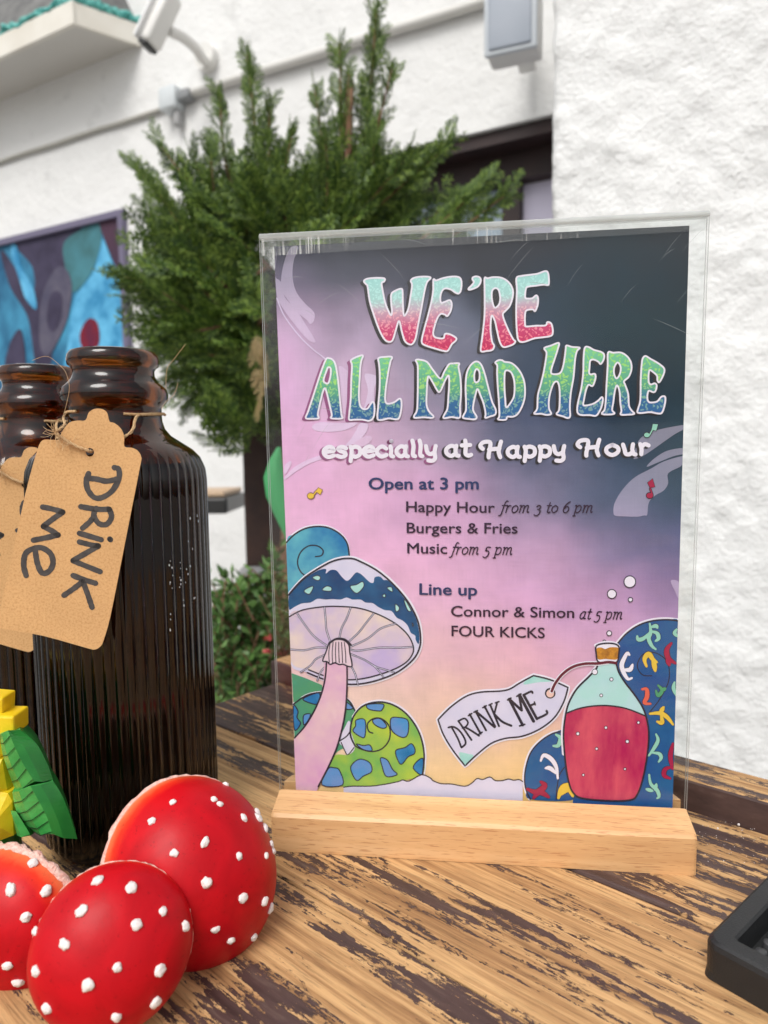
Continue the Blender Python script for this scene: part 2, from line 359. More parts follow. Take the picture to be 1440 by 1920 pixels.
# canopy
zc = 2.143
cA = wall_pt(*wall_px(262, 86)); cA.z = zc
cO = onz(140, 45, zc); cB = onz(-60, 138, zc); cC = wall_pt(4.2, zc)
cn = empty('door_canopy', (cA + cO) / 2, label='cream canopy roof with teal trim jutting from the wall at top left', cat='canopy')
def crel(L): return [Vector(p) - cn.location for p in L]
dirf = (cB - cO).normalized(); cB = cO + dirf * 1.9
h = .085
fix(mesh('soffit', *prism(crel([cA, cO, cB, cC]), (0, 0, .012)), M['soffit'], cn))
def fas(p, q, name, m, z0, z1, t):
    d = (q - p).normalized(); n = Vector((d.y, -d.x, 0)); 
    if n.dot(-(CAM - p)) > 0: n = -n
    P = [p + Vector((0, 0, z0)), q + Vector((0, 0, z0)), q + n * t + Vector((0, 0, z0)), p + n * t + Vector((0, 0, z0))]
    return fix(mesh(name, *prism(crel(P), (0, 0, z1 - z0)), m, cn))
fas(cO - dirf * .02, cB, 'fascia_board', M['fascia'], -.012, h, .022); fas(cO + (cA - cO).normalized() * .004, cA, 'fascia_board', M['fascia'], -.01, h - .002, .02)
rz = h + .001
rt = wall_pt(wall_px(262, 86)[0] + .25, zc + .55); rt2 = wall_pt(4.2, zc + .55)
v = crel([cA + Vector((0, 0, rz)), cO + Vector((0, 0, rz)), cB + Vector((0, 0, rz)), cC + Vector((0, 0, rz)), rt, rt2])
fix(mesh('roof', v, [(0, 1, 4), (1, 2, 5, 4), (0, 3, 2, 1), (2, 3, 5), (0, 4, 5, 3)], M['roof'], cn))
A = Acc()
for (p, q) in ((cO, cB), (cO, cA)):
    for k in range(3):
        pts = []; n = 40
        for i in range(n + 1):
            c = p.lerp(q, i / n); pts.append(c + Vector((random.uniform(-.012, .012), random.uniform(-.02, .0), h + .018 + random.uniform(-.016, .02))) - cn.location)
        A.add(tube(cat(pts, 2), .011, 6))
A.obj('teal_trim', M['teal'], cn, smooth=True)
# flood light with arm
fl = empty('flood_light', wall_pt(*wall_px(393, 120)), label='white flood light on a curved arm beside the canopy', cat='wall lamp')
def frel(p): return Vector(p) - fl.location
hc = at(303, 38, 2.95)
bm = bmesh.new(); R = Matrix.Rotation(math.radians(28), 3, 'Y') @ Matrix.Rotation(math.radians(-25), 3, 'Z')
bm_box(bm, frel(hc), (.055, .085, .22), R, .018, 3); from_bm('lamp_housing', bm, M['white_metal'], fl, True)
bm = bmesh.new(); bm_box(bm, frel(hc + R @ Vector((-.05, 0, .005))), (.016, .10, .23), R, .008, 2); from_bm('lamp_cover', bm, plain('cover_enamel', (.8, .8, .8), .4), fl, True)
bm = bmesh.new(); bm_box(bm, frel(hc + R @ Vector((-.01, 0, -.115))), (.045, .07, .02), R, .005, 2); from_bm('lamp_lens', bm, M['blackmetal'], fl, True)
pw = wall_pt(*wall_px(393, 112))
pts = [at(318, 58, 2.98), at(345, 72, 3.03), at(368, 92, 3.1), at(382, 112, 3.16), pw]
A = Acc(); A.add(tube([frel(p) for p in cat(pts, 6)], .022, 10)); A.obj('arm', M['white_metal'], fl, True)
A = Acc(); A.add(tube([frel(pw + WN * .04), frel(pw - WN * .01)], .055, 20)); A.obj('wall_plate', M['white_metal'], fl, False)
# speaker
sp_c = at(985, 8, 2.22)
spk = empty('wall_speaker', sp_c, label='pale grey loudspeaker box hung high on the white wall by the corner', cat='speaker')
f0, f1 = at(912, 104, 2.18), at(1000, 66, 2.13)
fd = (f1 - f0); fd.z = 0; fd.normalize(); fnn = Vector((fd.y, -fd.x, 0))
if fnn.y > 0: fnn = -fnn
wdt = (f1 - f0).length
def spbox(name, m, x0, x1, d0, d1, z0, z1, bev):
    bm = bmesh.new(); bm_box(bm, (0, 0, 0), (x1 - x0, d1 - d0, z1 - z0), Matrix.Rotation(math.atan2(fd.y, fd.x), 3, 'Z'), bev, 3)
    c = f0 + fd * ((x0 + x1) / 2) - fnn * ((d0 + d1) / 2) + Vector((0, 0, (z0 + z1) / 2)) - sp_c
    bmesh.ops.translate(bm, vec=c, verts=bm.verts); return from_bm(name, bm, m, spk, True)
spbox('cabinet', M['white_metal'], -.004, wdt + .012, .012, .10, 0, .36, .012)
spbox('front_frame', M['speaker_case'], -.008, wdt + .008, 0, .014, -.004, .364, .006)
spbox('grille', M['speaker_grille'], .006, wdt - .008, -.005, .003, .01, .35, .006)
spbox('bracket', M['white_metal'], wdt * .3, wdt * .7, .101, .34, .1, .26, .004)
# conduits
def pipe(name, x0, y0, x1, y1, r, m, label, cat_, off=None):
    a0, z0 = wall_px(x0, y0); a1, z1 = wall_px(x1, y1); off = off or r * 1.2
    p = wall_pt(a0, z0, off); q = wall_pt(a1, z1, off); o0 = p
    A = Acc(); n = 14; A.add(tube([p.lerp(q, i / n) - o0 + Vector((0, 0, random.uniform(-.002, .002))) for i in range(n + 1)], r, 10))
    o = A.obj(name, m, None, True, label=label, cat=cat_); o.location = o0; return o
pipe('conduit_pipe', 352, 184, 1000, -18, .019, M['pipe'], 'thick white conduit pipe running from the junction box to the speaker', 'pipe')
pipe('wall_cable', -60, 325, 318, 203, .011, plain('cable', (.45, .44, .40), .6), 'thin grey cable on the wall left of the junction box', 'cable')
a, z = wall_px(332, 194); jb = empty('junction_box', wall_pt(a, z), label='small pale junction box on the wall joining cable and pipe', cat='junction box')
rotw = Matrix.Rotation(math.atan2(WD.y, WD.x), 3, 'Z')
bm = bmesh.new(); bm_box(bm, WN * .035, (.10, .07, .10), rotw, .01, 2); from_bm('box_body', bm, M['junction'], jb, True)
bm = bmesh.new(); bm_box(bm, WN * .03 - WD * .085, (.07, .05, .045), rotw, .008, 2); from_bm('gland', bm, plain('grey_gland', (.25, .26, .27), .5), jb, True)
bm = bmesh.new(); bm_box(bm, WN * .03 + Vector((0, 0, -.085)) - WD * .03, (.035, .035, .07), rotw, .008, 2); from_bm('gland', bm, plain('grey_gland_low', (.36, .36, .36), .5), jb, True)
# framed banner on the wall
a1, zt = wall_px(238, 395); a0, _ = wall_px(-70, 470); zb = wall_px(240, 830)[1]
pic = empty('framed_banner', wall_pt(a1, zb), label='framed blue banner with dark tree shapes on the wall at left', cat='banner')
def prel(a, z, off): return wall_pt(a, z, off) - pic.location
FWD = .032
def picbox(a0_, a1_, z0, z1, o0, o1, name, m):
    v, f = wallbox(a0_, a1_, z0, z1, o0, o1); return fix(mesh(name, [x - pic.location for x in v], f, m, pic))
picbox(a1, a0, zt - FWD, zt, .002, .035, 'frame_rail', M['frame']); picbox(a1, a0, zb, zb + FWD, .002, .035, 'frame_rail', M['frame'])
picbox(a1, a1 + FWD, zb + FWD + .001, zt - FWD - .001, .002, .035, 'frame_stile', M['frame'])
picbox(a1 + FWD + .001, a0, zb + FWD + .001, zt - FWD - .001, .002, .012, 'print', ink('banner_blue', (70, 150, 186), (28, 84, 120), 3.2))
def blob(pxs, m, off, name='print_shape'):
    P = cat([(*wall_px(x, y, off), 0) for x, y in pxs], 5, True)
    P = [prel(p.x, p.y, off) for p in P]; return fix(mesh(name, *prism(P, -WN * .0015), m, pic))
mb = {'dk': ink('banner_dark', (66, 60, 84), (50, 44, 66), 8), 'bl': ink('banner_pale_blue', (100, 180, 220), (48, 130, 176), 9), 'rd': ink('banner_red', (120, 20, 40), (90, 24, 56), 9),
      'gy': ink('banner_grey', (92, 88, 104), (70, 68, 90), 8), 'mr': ink('banner_maroon', (74, 48, 66), (64, 46, 66), 8), 'ol': ink('banner_teal', (70, 128, 140), (58, 104, 110), 6)}
blob([(26, 455), (78, 440), (150, 424), (138, 470), (118, 530), (122, 560), (100, 600), (96, 680), (70, 700), (60, 640), (50, 590), (20, 540), (2, 480), (6, 470), (30, 505), (62, 545), (60, 500)], mb['dk'], .0135)
blob([(120, 455), (160, 425), (182, 414), (190, 450), (176, 500), (150, 540), (130, 545), (122, 500)], mb['ol'], .0150)
blob([(190, 450), (205, 480), (232, 560), (234, 690), (120, 740), (128, 640), (140, 560), (175, 510)], mb['bl'], .0140)
blob([(186, 412), (222, 404), (226, 480), (218, 500), (200, 460)], mb['mr'], .0155)
blob([(78, 560), (98, 512), (118, 500), (134, 530), (128, 590), (108, 640), (88, 668), (74, 640)], mb['gy'], .0170)
blob([(92, 560), (105, 545), (116, 560), (112, 600), (98, 622), (88, 600)], mb['dk'], .0190)
blob([(150, 625), (165, 598), (182, 605), (186, 640), (172, 662), (154, 652)], mb['rd'], .0165)
blob([(40, 500), (62, 540), (68, 580), (48, 560), (38, 530), (20, 470), (30, 460)], mb['bl'], .0160)
blob([(8, 700), (20, 640), (40, 620), (48, 700), (30, 760)], mb['dk'], .0160)
# wooden post on stone, bench end
pz = .35
ps0, ps1 = at(456, 900, 1.55), at(552, 900, 1.55)
pc = (ps0 + ps1) / 2; hw = (ps1 - ps0).length / 2
bm = bmesh.new(); zlow = at(480, 1062, 1.55).z
ptop = .62
bm_box(bm, (0, 0, (ptop - zlow) / 2), (hw * 2, hw * 2, ptop - zlow), None, .004, 2); o = from_bm('wooden_post', bm, M['postwood'], None, False, label='dark brown square wooden post standing on the grey stone block', cat='post'); o.location = (pc.x, pc.y + hw, zlow)
bm = bmesh.new(); zs = zlow; bw = hw + .03
bm_box(bm, (.015, 0, (zs + .8) / -2 * -1 * 0 + (-.8 - zs) / 2), (bw * 2, bw * 2, zs + .8), None, .012, 2); o = from_bm('stone_block', bm, M['stone'], None, False, label='grey stone block under the dark wooden post', cat='stone block'); o.location = (pc.x, pc.y + hw, zs)
b0 = at(432, 946, 2.3); bn = empty('bench', (b0.x - .5, b0.y + .15, -.8), label='black bench with pale wooden top against the white wall, mostly hidden by the amber bottle', cat='bench')
def bl(p): return Vector(p) - bn.location
zt_ = at(432, 930, 2.3).z; zb_ = at(432, 960, 2.3).z
bm = bmesh.new(); bm_box(bm, bl((b0.x - .5, b0.y + .1, (zt_ + zb_) / 2 - .002)), (1.0, .3, zt_ - zb_), None, .008, 2); from_bm('bench_frame', bm, M['blackmetal'], bn)
bm = bmesh.new(); bm_box(bm, bl((b0.x - .5, b0.y + .1, zt_ + .009)), (.98, .28, .018), None, .004, 1); from_bm('bench_top', bm, plain('pale_board', (.5, .36, .24), .6), bn)
for sx in (-.93, -.40):
    bm = bmesh.new(); bm_box(bm, bl((b0.x + sx, b0.y + .1, (-.8 + zb_) / 2 - .003)), (.05, .26, zb_ + .8 - .006), None, .003, 1); from_bm('leg', bm, M['blackmetal'], bn)
# ------------------------------------------------------------------ foliage
def leaf_mat(name, c1, c2, c3, rough=.5):
    m, nt, b = mat(name); g = N(nt, 'ShaderNodeNewGeometry'); r = ramp(nt, [(0, c1), (.55, c2), (1, c3)])
    nt.links.new(g.outputs['Random Per Island'], r.inputs[0]); nt.links.new(r.outputs[0], b.inputs['Base Color']); b.inputs['Roughness'].default_value = rough
    b.inputs['Subsurface Weight'].default_value = 0; return m
M['thuja'] = leaf_mat('conifer_leaf', (.022, .058, .008), (.07, .135, .016), (.24, .35, .055))
M['thuja_brown'] = leaf_mat('dry_leaf', (.2, .13, .05), (.28, .2, .08), (.34, .26, .12))
M['bush'] = leaf_mat('bush_leaf', (.03, .08, .015), (.07, .16, .03), (.13, .24, .06))
def spray_template(seed, L=1., n=13):
    rnd = random.Random(seed); Q = []                    # list of (p, q, width, up)
    def strip(p, q, w): Q.append((p, q, w))
    for i in range(n):
        t = (i + .6) / n; base = Vector((t * L, 0, 0.02 * math.sin(3 * t)))
        for s in (-1, 1):
            if rnd.random() < .1: continue
            l = (.42 * (1 - t) ** .7 + .07) * rnd.uniform(.7, 1.15) * L; a = math.radians(rnd.uniform(32, 50)) * s
            d = Vector((math.cos(a), math.sin(a), rnd.uniform(-.25, .25))).normalized(); tip = base + d * l
            strip(base, tip, .014)
            m = max(1, int(l / .085))
            for k in range(m):
                u = (k + .7) / (m + .5); b2 = base.lerp(tip, u)
                for s2 in (-1, 1):
                    l2 = (.13 * (1 - u) + .045) * rnd.uniform(.7, 1.2); a2 = a + math.radians(rnd.uniform(28, 45)) * s2
                    d2 = Vector((math.cos(a2), math.sin(a2), d.z + rnd.uniform(-.3, .3))).normalized(); strip(b2, b2 + d2 * l2, .015)
    for k in range(6): strip(Vector((k / 6 * L, 0, 0)), Vector(((k + 1) / 6 * L, 0, 0)), .016)
    V, F = [], []
    for p, q, w_ in Q:
        t = (q - p).normalized(); s = t.cross(Vector((0, 0, 1))).normalized() * w_; u = Vector((0, 0, 1)) * w_ * .6; m_ = p.lerp(q, .55); b = len(V)
        V += [p - s * .6, p + s * .6, m_ + s + u * .2, q, m_ - s + u * .2, m_ + u * 1.0]
        F += [(b, b + 1, b + 2, b + 5), (b + 5, b + 2, b + 3), (b, b + 5, b + 4), (b + 4, b + 5, b + 3)]
    return np.array([tuple(v) for v in V]), F
TPL = [spray_template(k, n=n) for k, n in ((1, 11), (2, 12), (3, 13), (4, 10))]
class Foliage:
    def __init__(s): s.V = []; s.F = []; s.n = 0
    def add(s, k, p, d, up, L):
        V, F = TPL[k]; x = Vector(d).normalized(); z = Vector(up); z = (z - x * z.dot(x)); z = z.normalized() if z.length > 1e-3 else x.orthogonal().normalized(); y = z.cross(x)
        Mx = np.array([tuple(x), tuple(y), tuple(z)]) * L; s.V.append(V @ Mx + np.array(tuple(p)))
        s.F.append([tuple(i + s.n for i in f) for f in F]); s.n += len(V)
    def obj(s, name, m, parent, origin=Vector()):
        V = np.concatenate(s.V) - np.array(tuple(origin)); return mesh(name, V.tolist(), [f for F in s.F for f in F], m, parent)
rnd = random.Random(5)
# conifer: upright leaders and side boughs, each clothed in flat sprays
TX = at(520, 900, 1.36); tree = empty('conifer_tree', (TX.x, 1.36, -.8), label='bushy green conifer with upright feathery tips against the white wall', cat='tree')
tl = tree.location
fo = Foliage(); tw = Acc()
def bough(base, tip, n, L0, L1, wide=.6, start=.15, stem=True):
    base, tip = Vector(base), Vector(tip); ax = (tip - base); ln = ax.length; ax.normalize()
    mid = base.lerp(tip, .5) + Vector((rnd.uniform(-.02, .02), rnd.uniform(-.02, .02), -.04 * (1 - abs(ax.z)))); pts = cat([base, mid, tip], 8)
    if stem: tw.add(tube([p - tl for p in pts], [.004 * (1 - i / len(pts)) + .0009 for i in range(len(pts))], 5))
    for i in range(n):
        t = start + (1 - start) * (i + rnd.random()) / n; j = t * (len(pts) - 1); a = int(min(j, len(pts) - 2)); p = pts[a].lerp(pts[a + 1], j - a)
        L = L0 + (L1 - L0) * t; an = i * 2.4 + rnd.uniform(-.5, .5); side = ax.orthogonal().normalized(); side.rotate(Matrix.Rotation(an, 3, ax))
        d = (ax * rnd.uniform(.7, 1.1) + side * rnd.uniform(.35, .9) * wide + Vector((0, 0, .25))).normalized()
        fo.add(rnd.randrange(4), p, d, side.cross(d) + Vector((rnd.uniform(-.5, .5),) * 3), L * rnd.uniform(.8, 1.15))
    fo.add(rnd.randrange(4), pts[-4], (tip - pts[-4]).normalized(), (rnd.uniform(-.4, .4), -1, .2), L1 * 1.1)
def B(px, py, Y, bx, by, n, L0=.11, L1=.07, wide=.6, start=.1): bough(at(bx, by, 1.36), at(px, py, Y), n, L0, L1, wide, start)
# leaders
def Lr(px, py, Y, bx, by, n, L0, wide=.75): bough(at(bx, by, 1.36), at(px, py, Y), n, L0, .042, wide, .03)
Lr(706, 20, 1.34, 665, 400, 34, .095); Lr(735, 130, 1.30, 680, 380, 18, .08, .9); Lr(637, 80, 1.36, 625, 420, 22, .085, .9); Lr(655, 140, 1.33, 650, 400, 14, .085)
Lr(590, 165, 1.4, 580, 420, 18, .085, .9); Lr(463, 105, 1.34, 495, 430, 26, .095, .7); Lr(505, 200, 1.32, 520, 430, 14, .085, .9); Lr(412, 180, 1.36, 465, 440, 18, .085, .8)
Lr(395, 280, 1.32, 455, 480, 14, .09, .9); Lr(548, 250, 1.3, 550, 470, 14, .09, .9); Lr(610, 260, 1.28, 590, 480, 14, .09, .9); Lr(700, 270, 1.26, 650, 470, 16, .09, .9)
# left boughs
for q in [(302, 275), (258, 318), (300, 365), (278, 400), (300, 440), (285, 490), (300, 545), (350, 370), (365, 300)]:
    B(q[0], q[1], rnd.uniform(1.25, 1.42), 480 + rnd.uniform(-20, 30), min(q[1] + 230, 640), 14, .10, .05, .6, .1)
for q in [(236, 520), (262, 560), (282, 600), (310, 650), (340, 705), (360, 755), (385, 650), (405, 700), (345, 620), (440, 740)]:
    B(q[0], q[1], rnd.uniform(1.22, 1.4), 500, min(q[1] - 40, 600) + rnd.uniform(-30, 40), 13, .11, .06, .55, .1)
# right boughs, in front of the window
for q in [(820, 290), (790, 310), (760, 300), (730, 330), (870, 380), (905, 345), (945, 368), (840, 400), (780, 380), (750, 420), (690, 350)]:
    B(q[0], q[1], rnd.uniform(1.2, 1.36), 560, q[1] + 190, 17, .11, .06, .5, .12)
# interior mass
for i in range(330):
    x = rnd.gauss(505, 100); y = rnd.uniform(410, 850) 
    lim = 300 + max(0, (y - 620)) * .55
    if x < lim or x > 860 or (y > 700 and x < 430) or (y < 420 and (x < 360 or x > 700)): continue
    p = at(x, y, rnd.uniform(1.3, 1.52)); d = Vector((x - 520, 0, 0)).normalized() * rnd.uniform(.1, .8) + Vector((0, rnd.uniform(-.9, .1), rnd.uniform(.0, .9)))
    fo.add(rnd.randrange(4), p, d, (rnd.uniform(-1, 1), -1, rnd.uniform(-1, 1)), rnd.uniform(.09, .14))
for i in range(60):
    p = at(rnd.uniform(470, 640), rnd.uniform(370, 470), rnd.uniform(1.3, 1.5)); fo.add(rnd.randrange(4), p, (rnd.uniform(-.6, .6), rnd.uniform(-.8, 0), .6), (rnd.uniform(-1, 1), -1, rnd.uniform(-1, 1)), rnd.uniform(.07, .11))
fo.obj('crown', M['thuja'], tree, tl)
tw.obj('branches', M['bark'], tree, True)
A = Acc(); A.add(tube([p - tl for p in cat([(TX.x + .02, 1.4, -.8), (TX.x + .02, 1.4, -.1), at(560, 640, 1.38), at(600, 480, 1.36), at(640, 400, 1.36), at(652, 320, 1.35), at(655, 230, 1.34), at(660, 150, 1.34)], 5)],
                   [.03, .03, .03, .029, .028, .027, .026, .025, .024, .023, .022, .02, .018, .016, .014, .013, .012, .011, .011, .01, .01, .009, .009, .008, .008, .008, .007, .007, .006, .006, .006, .005, .005, .004, .004, .003], 10)); A.obj('trunk', M['bark'], tree, True)
fb = Foliage()
for i in range(10):
    p = at(rnd.uniform(474, 494), rnd.uniform(620, 740), 1.25); fb.add(rnd.randrange(4), p, (rnd.uniform(-.3, .3), -.2, -1), (rnd.uniform(-1, 1), -1, 0), rnd.uniform(.03, .05))
fb.obj('dry_sprays', M['thuja_brown'], tree, tl)
# low bush
bush = empty('low_bush', (at(470, 1200, 1.15).x, 1.15, -.8), label='low leafy green bush with small red blooms behind the table corner', cat='bush'); bl0 = bush.location
V, F = [], []; SV = Acc()
def leafv(p, d, L, wd_):
    d = Vector(d).normalized(); s = d.cross(Vector((rnd.uniform(-1, 1), rnd.uniform(-1, 1), rnd.uniform(-.2, 1)))).normalized() * wd_; u = d.cross(s).normalized() * wd_ * .4; b = len(V); m_ = Vector(p) + d * L * .5
    V.extend([Vector(p), m_ + s + u, Vector(p) + d * L, m_ - s + u, m_ - u * .3]); F.extend([(b, b + 1, b + 4), (b + 1, b + 2, b + 4), (b + 2, b + 3, b + 4), (b + 3, b, b + 4)])
top = lambda x: 1090 + (0 if 440 < x < 520 else 45) + 25 * math.sin(x * .07)
for i in range(620):
    x = rnd.uniform(385, 640); y = rnd.uniform(max(1010 if 505 < x < 520 else 0, top(x)), 1330); base = at(x, y + rnd.uniform(10, 40), rnd.uniform(1.05, 1.3)); tip = base + Vector((rnd.uniform(-.03, .03), rnd.uniform(-.04, .02), rnd.uniform(.03, .07)))
    SV.add(tube([base - bl0, tip - bl0], .0012, 4))
    for k in range(9):
        p = base.lerp(tip, k / 9); leafv(p - bl0, (rnd.uniform(-1, 1), rnd.uniform(-1, .6), rnd.uniform(.1, 1)), rnd.uniform(.016, .026), rnd.uniform(.0035, .006))
mesh('foliage', V, F, M['bush'], bush); SV.obj('stems', M['bark'], bush)
bloom_m = plain('bloom_red', (.5, .08, .08), .5)
for (x, y) in ((502, 1196), (500, 1224), (560, 1180)):
    c = at(x, y, 1.04) - bl0; V, F = [], []
    for k in range(12): leafv(c, (rnd.uniform(-1, 1), rnd.uniform(-1, 1), rnd.uniform(-.3, 1)), .008, .003)
    mesh('bloom', V, F, bloom_m, bush)
# broad green leaf behind the sign
gl = at(515, 930, .95); V = []; F = []
outl = [(512, 838, 4), (506, 862, 14), (502, 895, 22), (508, 930, 24), (520, 965, 20), (532, 1000, 14), (540, 1035, 6), (544, 1120, 5), (546, 1250, 5)]
for i, (x, y, hwid) in enumerate(outl):
    for s in (-1, -.4, .4, 1):
        p = at(x + 11 + s * hwid * .85, y, .95 + abs(s) * .01 - .01); V.append(p - gl)
V2 = [v + Vector((0, .003, 0)) for v in V]; n = len(V)
for i in range(len(outl) - 1):
    for k in range(3): a = i * 4 + k; F.append((a, a + 1, a + 5, a + 4)); F.append((n + a + 4, n + a + 5, n + a + 1, n + a))
o = mesh('garden_leaf', V + V2, F, plain('fresh_leaf_green', (.06, .33, .12), .45), None, True, label='broad bright green leaf standing up just behind the left edge of the sign', cat='leaf'); o.location = gl
# ================================================================== TABLE
tb = empty('wooden_table', (G * 0 + Vector((0, 0, 0))), (0, 0, TROT), label='weathered plank table with flaking brown paint and raised rim', cat='table')
def plank(name, u0, u1, s0, s1, z0, z1, m, parent=tb, bev=.0018, nseg=1, wav=0):
    bm = bmesh.new(); bm_box(bm, ((u1 - u0) / 2 - (u1 - u0) / 2, 0, 0), (u1 - u0, s1 - s0, z1 - z0), None, bev, 2)
    o = from_bm(name, bm, m, parent); o.location = ((u0 + u1) / 2, (s0 + s1) / 2, (z0 + z1) / 2); return o
PWD = .0991
for k in range(8):
    s1 = S0 - k * PWD; plank('plank', U0, .62, s1 - PWD + .0010, s1 - .0006, -.026 - (k % 3) * .0003, 0 - (k % 2) * .0003 if k else 0, M['peel'] if k != 0 else M['peel_dark'])
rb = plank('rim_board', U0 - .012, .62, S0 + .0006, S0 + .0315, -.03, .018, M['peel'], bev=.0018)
rb.data.materials.append(M['peel_shaded_side'])
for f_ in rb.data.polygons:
    if abs(f_.normal.y) > .8: f_.material_index = 1  # sides keep more brown paint, darkened partly to stand for their shade
sE = S0 - 8 * PWD
plank('apron', U0 + .04, .58, sE + .04, sE + .062, -.11, -.0275, M['peel_dark']); plank('apron', U0 + .04, .58, S0 - .07, S0 - .048, -.11, -.0275, M['peel_dark'])
for (u, s) in ((U0 + .075, S0 - .11), (.54, S0 - .11), (U0 + .075, sE + .1), (.54, sE + .1)):
    plank('leg', u - .032, u + .032, s - .032, s + .032, -.8, -.0275, M['peel_dark'])
# ================================================================== SIGN HOLDER
O3 = Vector((-.0529, .3781, .0256)); X3 = Vector((.9927, -.1209, 0)).normalized(); N3 = Vector((.0, -.9996, -.0297)); 
Y3 = Vector((.0002, -.0297, .9996)); Y3 = (Y3 - X3 * Y3.dot(X3)).normalized(); N3 = X3.cross(Y3)
yaw = math.atan2(X3.y, X3.x)
hold = empty('sign_holder', (O3.x, O3.y, 0), (0, 0, yaw), label='clear acrylic menu holder standing in a pale beech wood base', cat='sign holder')
# beech base: local x along, local y back; slot in the middle
def base_block():
    x0, x1 = -.0082, .2138
    prof = [(-.0235, .0), (-.0236, .0195), (-.0222, .0212), (-.0052, .0258), (-.0046, .0256), (-.0046, .010), (.0046, .010), (.0046, .0256), (.0052, .0258), (.0222, .0212), (.0236, .0195), (.0235, .0)]
    n = len(prof); xs = [(x0, .965), (x0 + .0012, .99), (x0 + .003, 1), (x1 - .003, 1), (x1 - .0012, .99), (x1, .965)]; V = []; F = []
    for x, s in xs: V += [(x, y * s if abs(y) > .01 else y, max(z * (1 - (1 - s) * .35), 0)) for y, z in prof]
    for i in range(len(xs) - 1):
        for k in range(n): l = (k + 1) % n; F.append((i * n + k, i * n + l, (i + 1) * n + l, (i + 1) * n + k))
    for e, rev in ((0, False), (len(xs) - 1, True)):
        t = tessellate_polygon([[Vector((0, *p)) for p in prof]]); F += [tuple(e * n + q for q in tri) for tri in t]
    return fix(mesh('wooden_base', V, F, M['beech'], hold))
base_block()
# frame of the leaning sheet, in holder coordinates
Ry = Matrix.Rotation(-yaw, 3, 'Z'); Yl = Ry @ Y3; Nl = Ry @ N3; Xl = Vector((1, 0, 0)); Ol = Vector((0, 0, O3.z))
SM = Matrix((Xl, Yl, Nl)).transposed()
def sheet_part(name, V, F, m, parent=None, smooth=False, **k):
    o = mesh(name, V, F, m, parent or hold, smooth, **k); o.matrix_local = Matrix.Translation(Ol) @ SM.to_4x4(); return o
clear, _, _ = acrylic('clear_acrylic')
edge = plain('acrylic_edge', (.75, .8, .77), .25)
ed, ent, elast = acrylic('acrylic_cut_edge', .9, .15, .35)  # whitened to stand for light piped out at the cut edges
AX0, AX1, AY0, AY1 = -.0092, .2150, -.0135, .3028
def slab(n0, n1, name):
    V = [(x, y, n) for n in (n0, n1) for x, y in ((AX0, AY0), (AX1, AY0), (AX1, AY1), (AX0, AY1))]
    F = [(4, 5, 6, 7), (3, 2, 1, 0), (0, 4, 7, 3), (1, 2, 6, 5), (0, 1, 5, 4)]
    o = sheet_part(name, V, F, [clear, ed]); o.data.polygons.foreach_set('material_index', [0, 0, 1, 1, 1]); return o
slab(.0008, .0024, 'front_panel'); slab(-.0024, -.0008, 'back_panel')
# the folded, scratched top edge
fg, fnt, _ = acrylic('scratched_fold', .96, .06, .0)
def scratched():
    nt = fnt; out = [n for n in nt.nodes if n.type == 'OUTPUT_MATERIAL'][0]; src = out.inputs[0].links[0].from_socket
    cd = coords(nt, (900, 14, 14)); nz = N(nt, 'ShaderNodeTexNoise', i_Scale=1, i_Detail=3, i_Roughness=.7); nt.links.new(cd.outputs[0], nz.inputs[0])
    c2 = coords(nt, (22, 22, 22)); n2 = N(nt, 'ShaderNodeTexNoise', i_Scale=1, i_Detail=2); nt.links.new(c2.outputs[0], n2.inputs[0])
    mu = N(nt, 'ShaderNodeMath', operation='MULTIPLY'); nt.links.new(nz.outputs[0], mu.inputs[0]); nt.links.new(n2.outputs[0], mu.inputs[1])
    r = ramp(nt, [(.30, .02), (.42, .7)]); nt.links.new(mu.outputs[0], r.inputs[0])
    df = N(nt, 'ShaderNodeBsdfDiffuse'); df.inputs[0].default_value = (.86, .88, .87, 1)
    mx = N(nt, 'ShaderNodeMixShader'); nt.links.new(r.outputs[0], mx.inputs[0]); nt.links.new(src, mx.inputs[1]); nt.links.new(df.outputs[0], mx.inputs[2]); nt.links.new(mx.outputs[0], out.inputs[0])
scratched()
prof = [(AY1 + .0001, .0024)] + [(AY1 + .0008 + .0026 * math.sin(a), .0026 * math.cos(a)) for a in [math.pi * k / 10 for k in range(11)]] + [(AY1 + .0001, -.0024)]
inn = [(AY1 + .0001, .0009)] + [(AY1 + .0008 + .001 * math.sin(a), .001 * math.cos(a)) for a in [math.pi * k / 10 for k in range(11)]] + [(AY1 + .0001, -.0009)]
V = []; F = []; n = len(prof); xs = [AX0, AX1]
for x in xs: V += [(x, y, z) for y, z in prof]
for k in range(n - 1): F.append((k, k + 1, n + k + 1, n + k))
b = len(V)
for x in xs: V += [(x, y, z) for y, z in inn]
for k in range(n - 1): F.append((b + k + 1, b + k, b + n + k, b + n + k + 1))
for e in (0, 1):
    for k in range(n - 1): F.append((e * n + k, e * n + k + 1, b + e * n + k + 1, b + e * n + k))
fe, _, _ = acrylic('painted_highlight_fold', .93, .08, .42); sheet_part('folded_edge', V, F, fe, None, True)  # white mixed into the fold as a painted highlight
V = [(AX0 + .001, AY1 - .0085, .0026), (AX1 - .001, AY1 - .0065, .0026), (AX1 - .001, AY1, .0026), (AX0 + .001, AY1, .0026)]
V += [(x, y, .00275) for x, y, z in V]
sheet_part('scuffed_strip', V, [(0, 3, 2, 1), (4, 5, 6, 7), (0, 1, 5, 4), (1, 2, 6, 5), (2, 3, 7, 6), (3, 0, 4, 7)], None or fg)
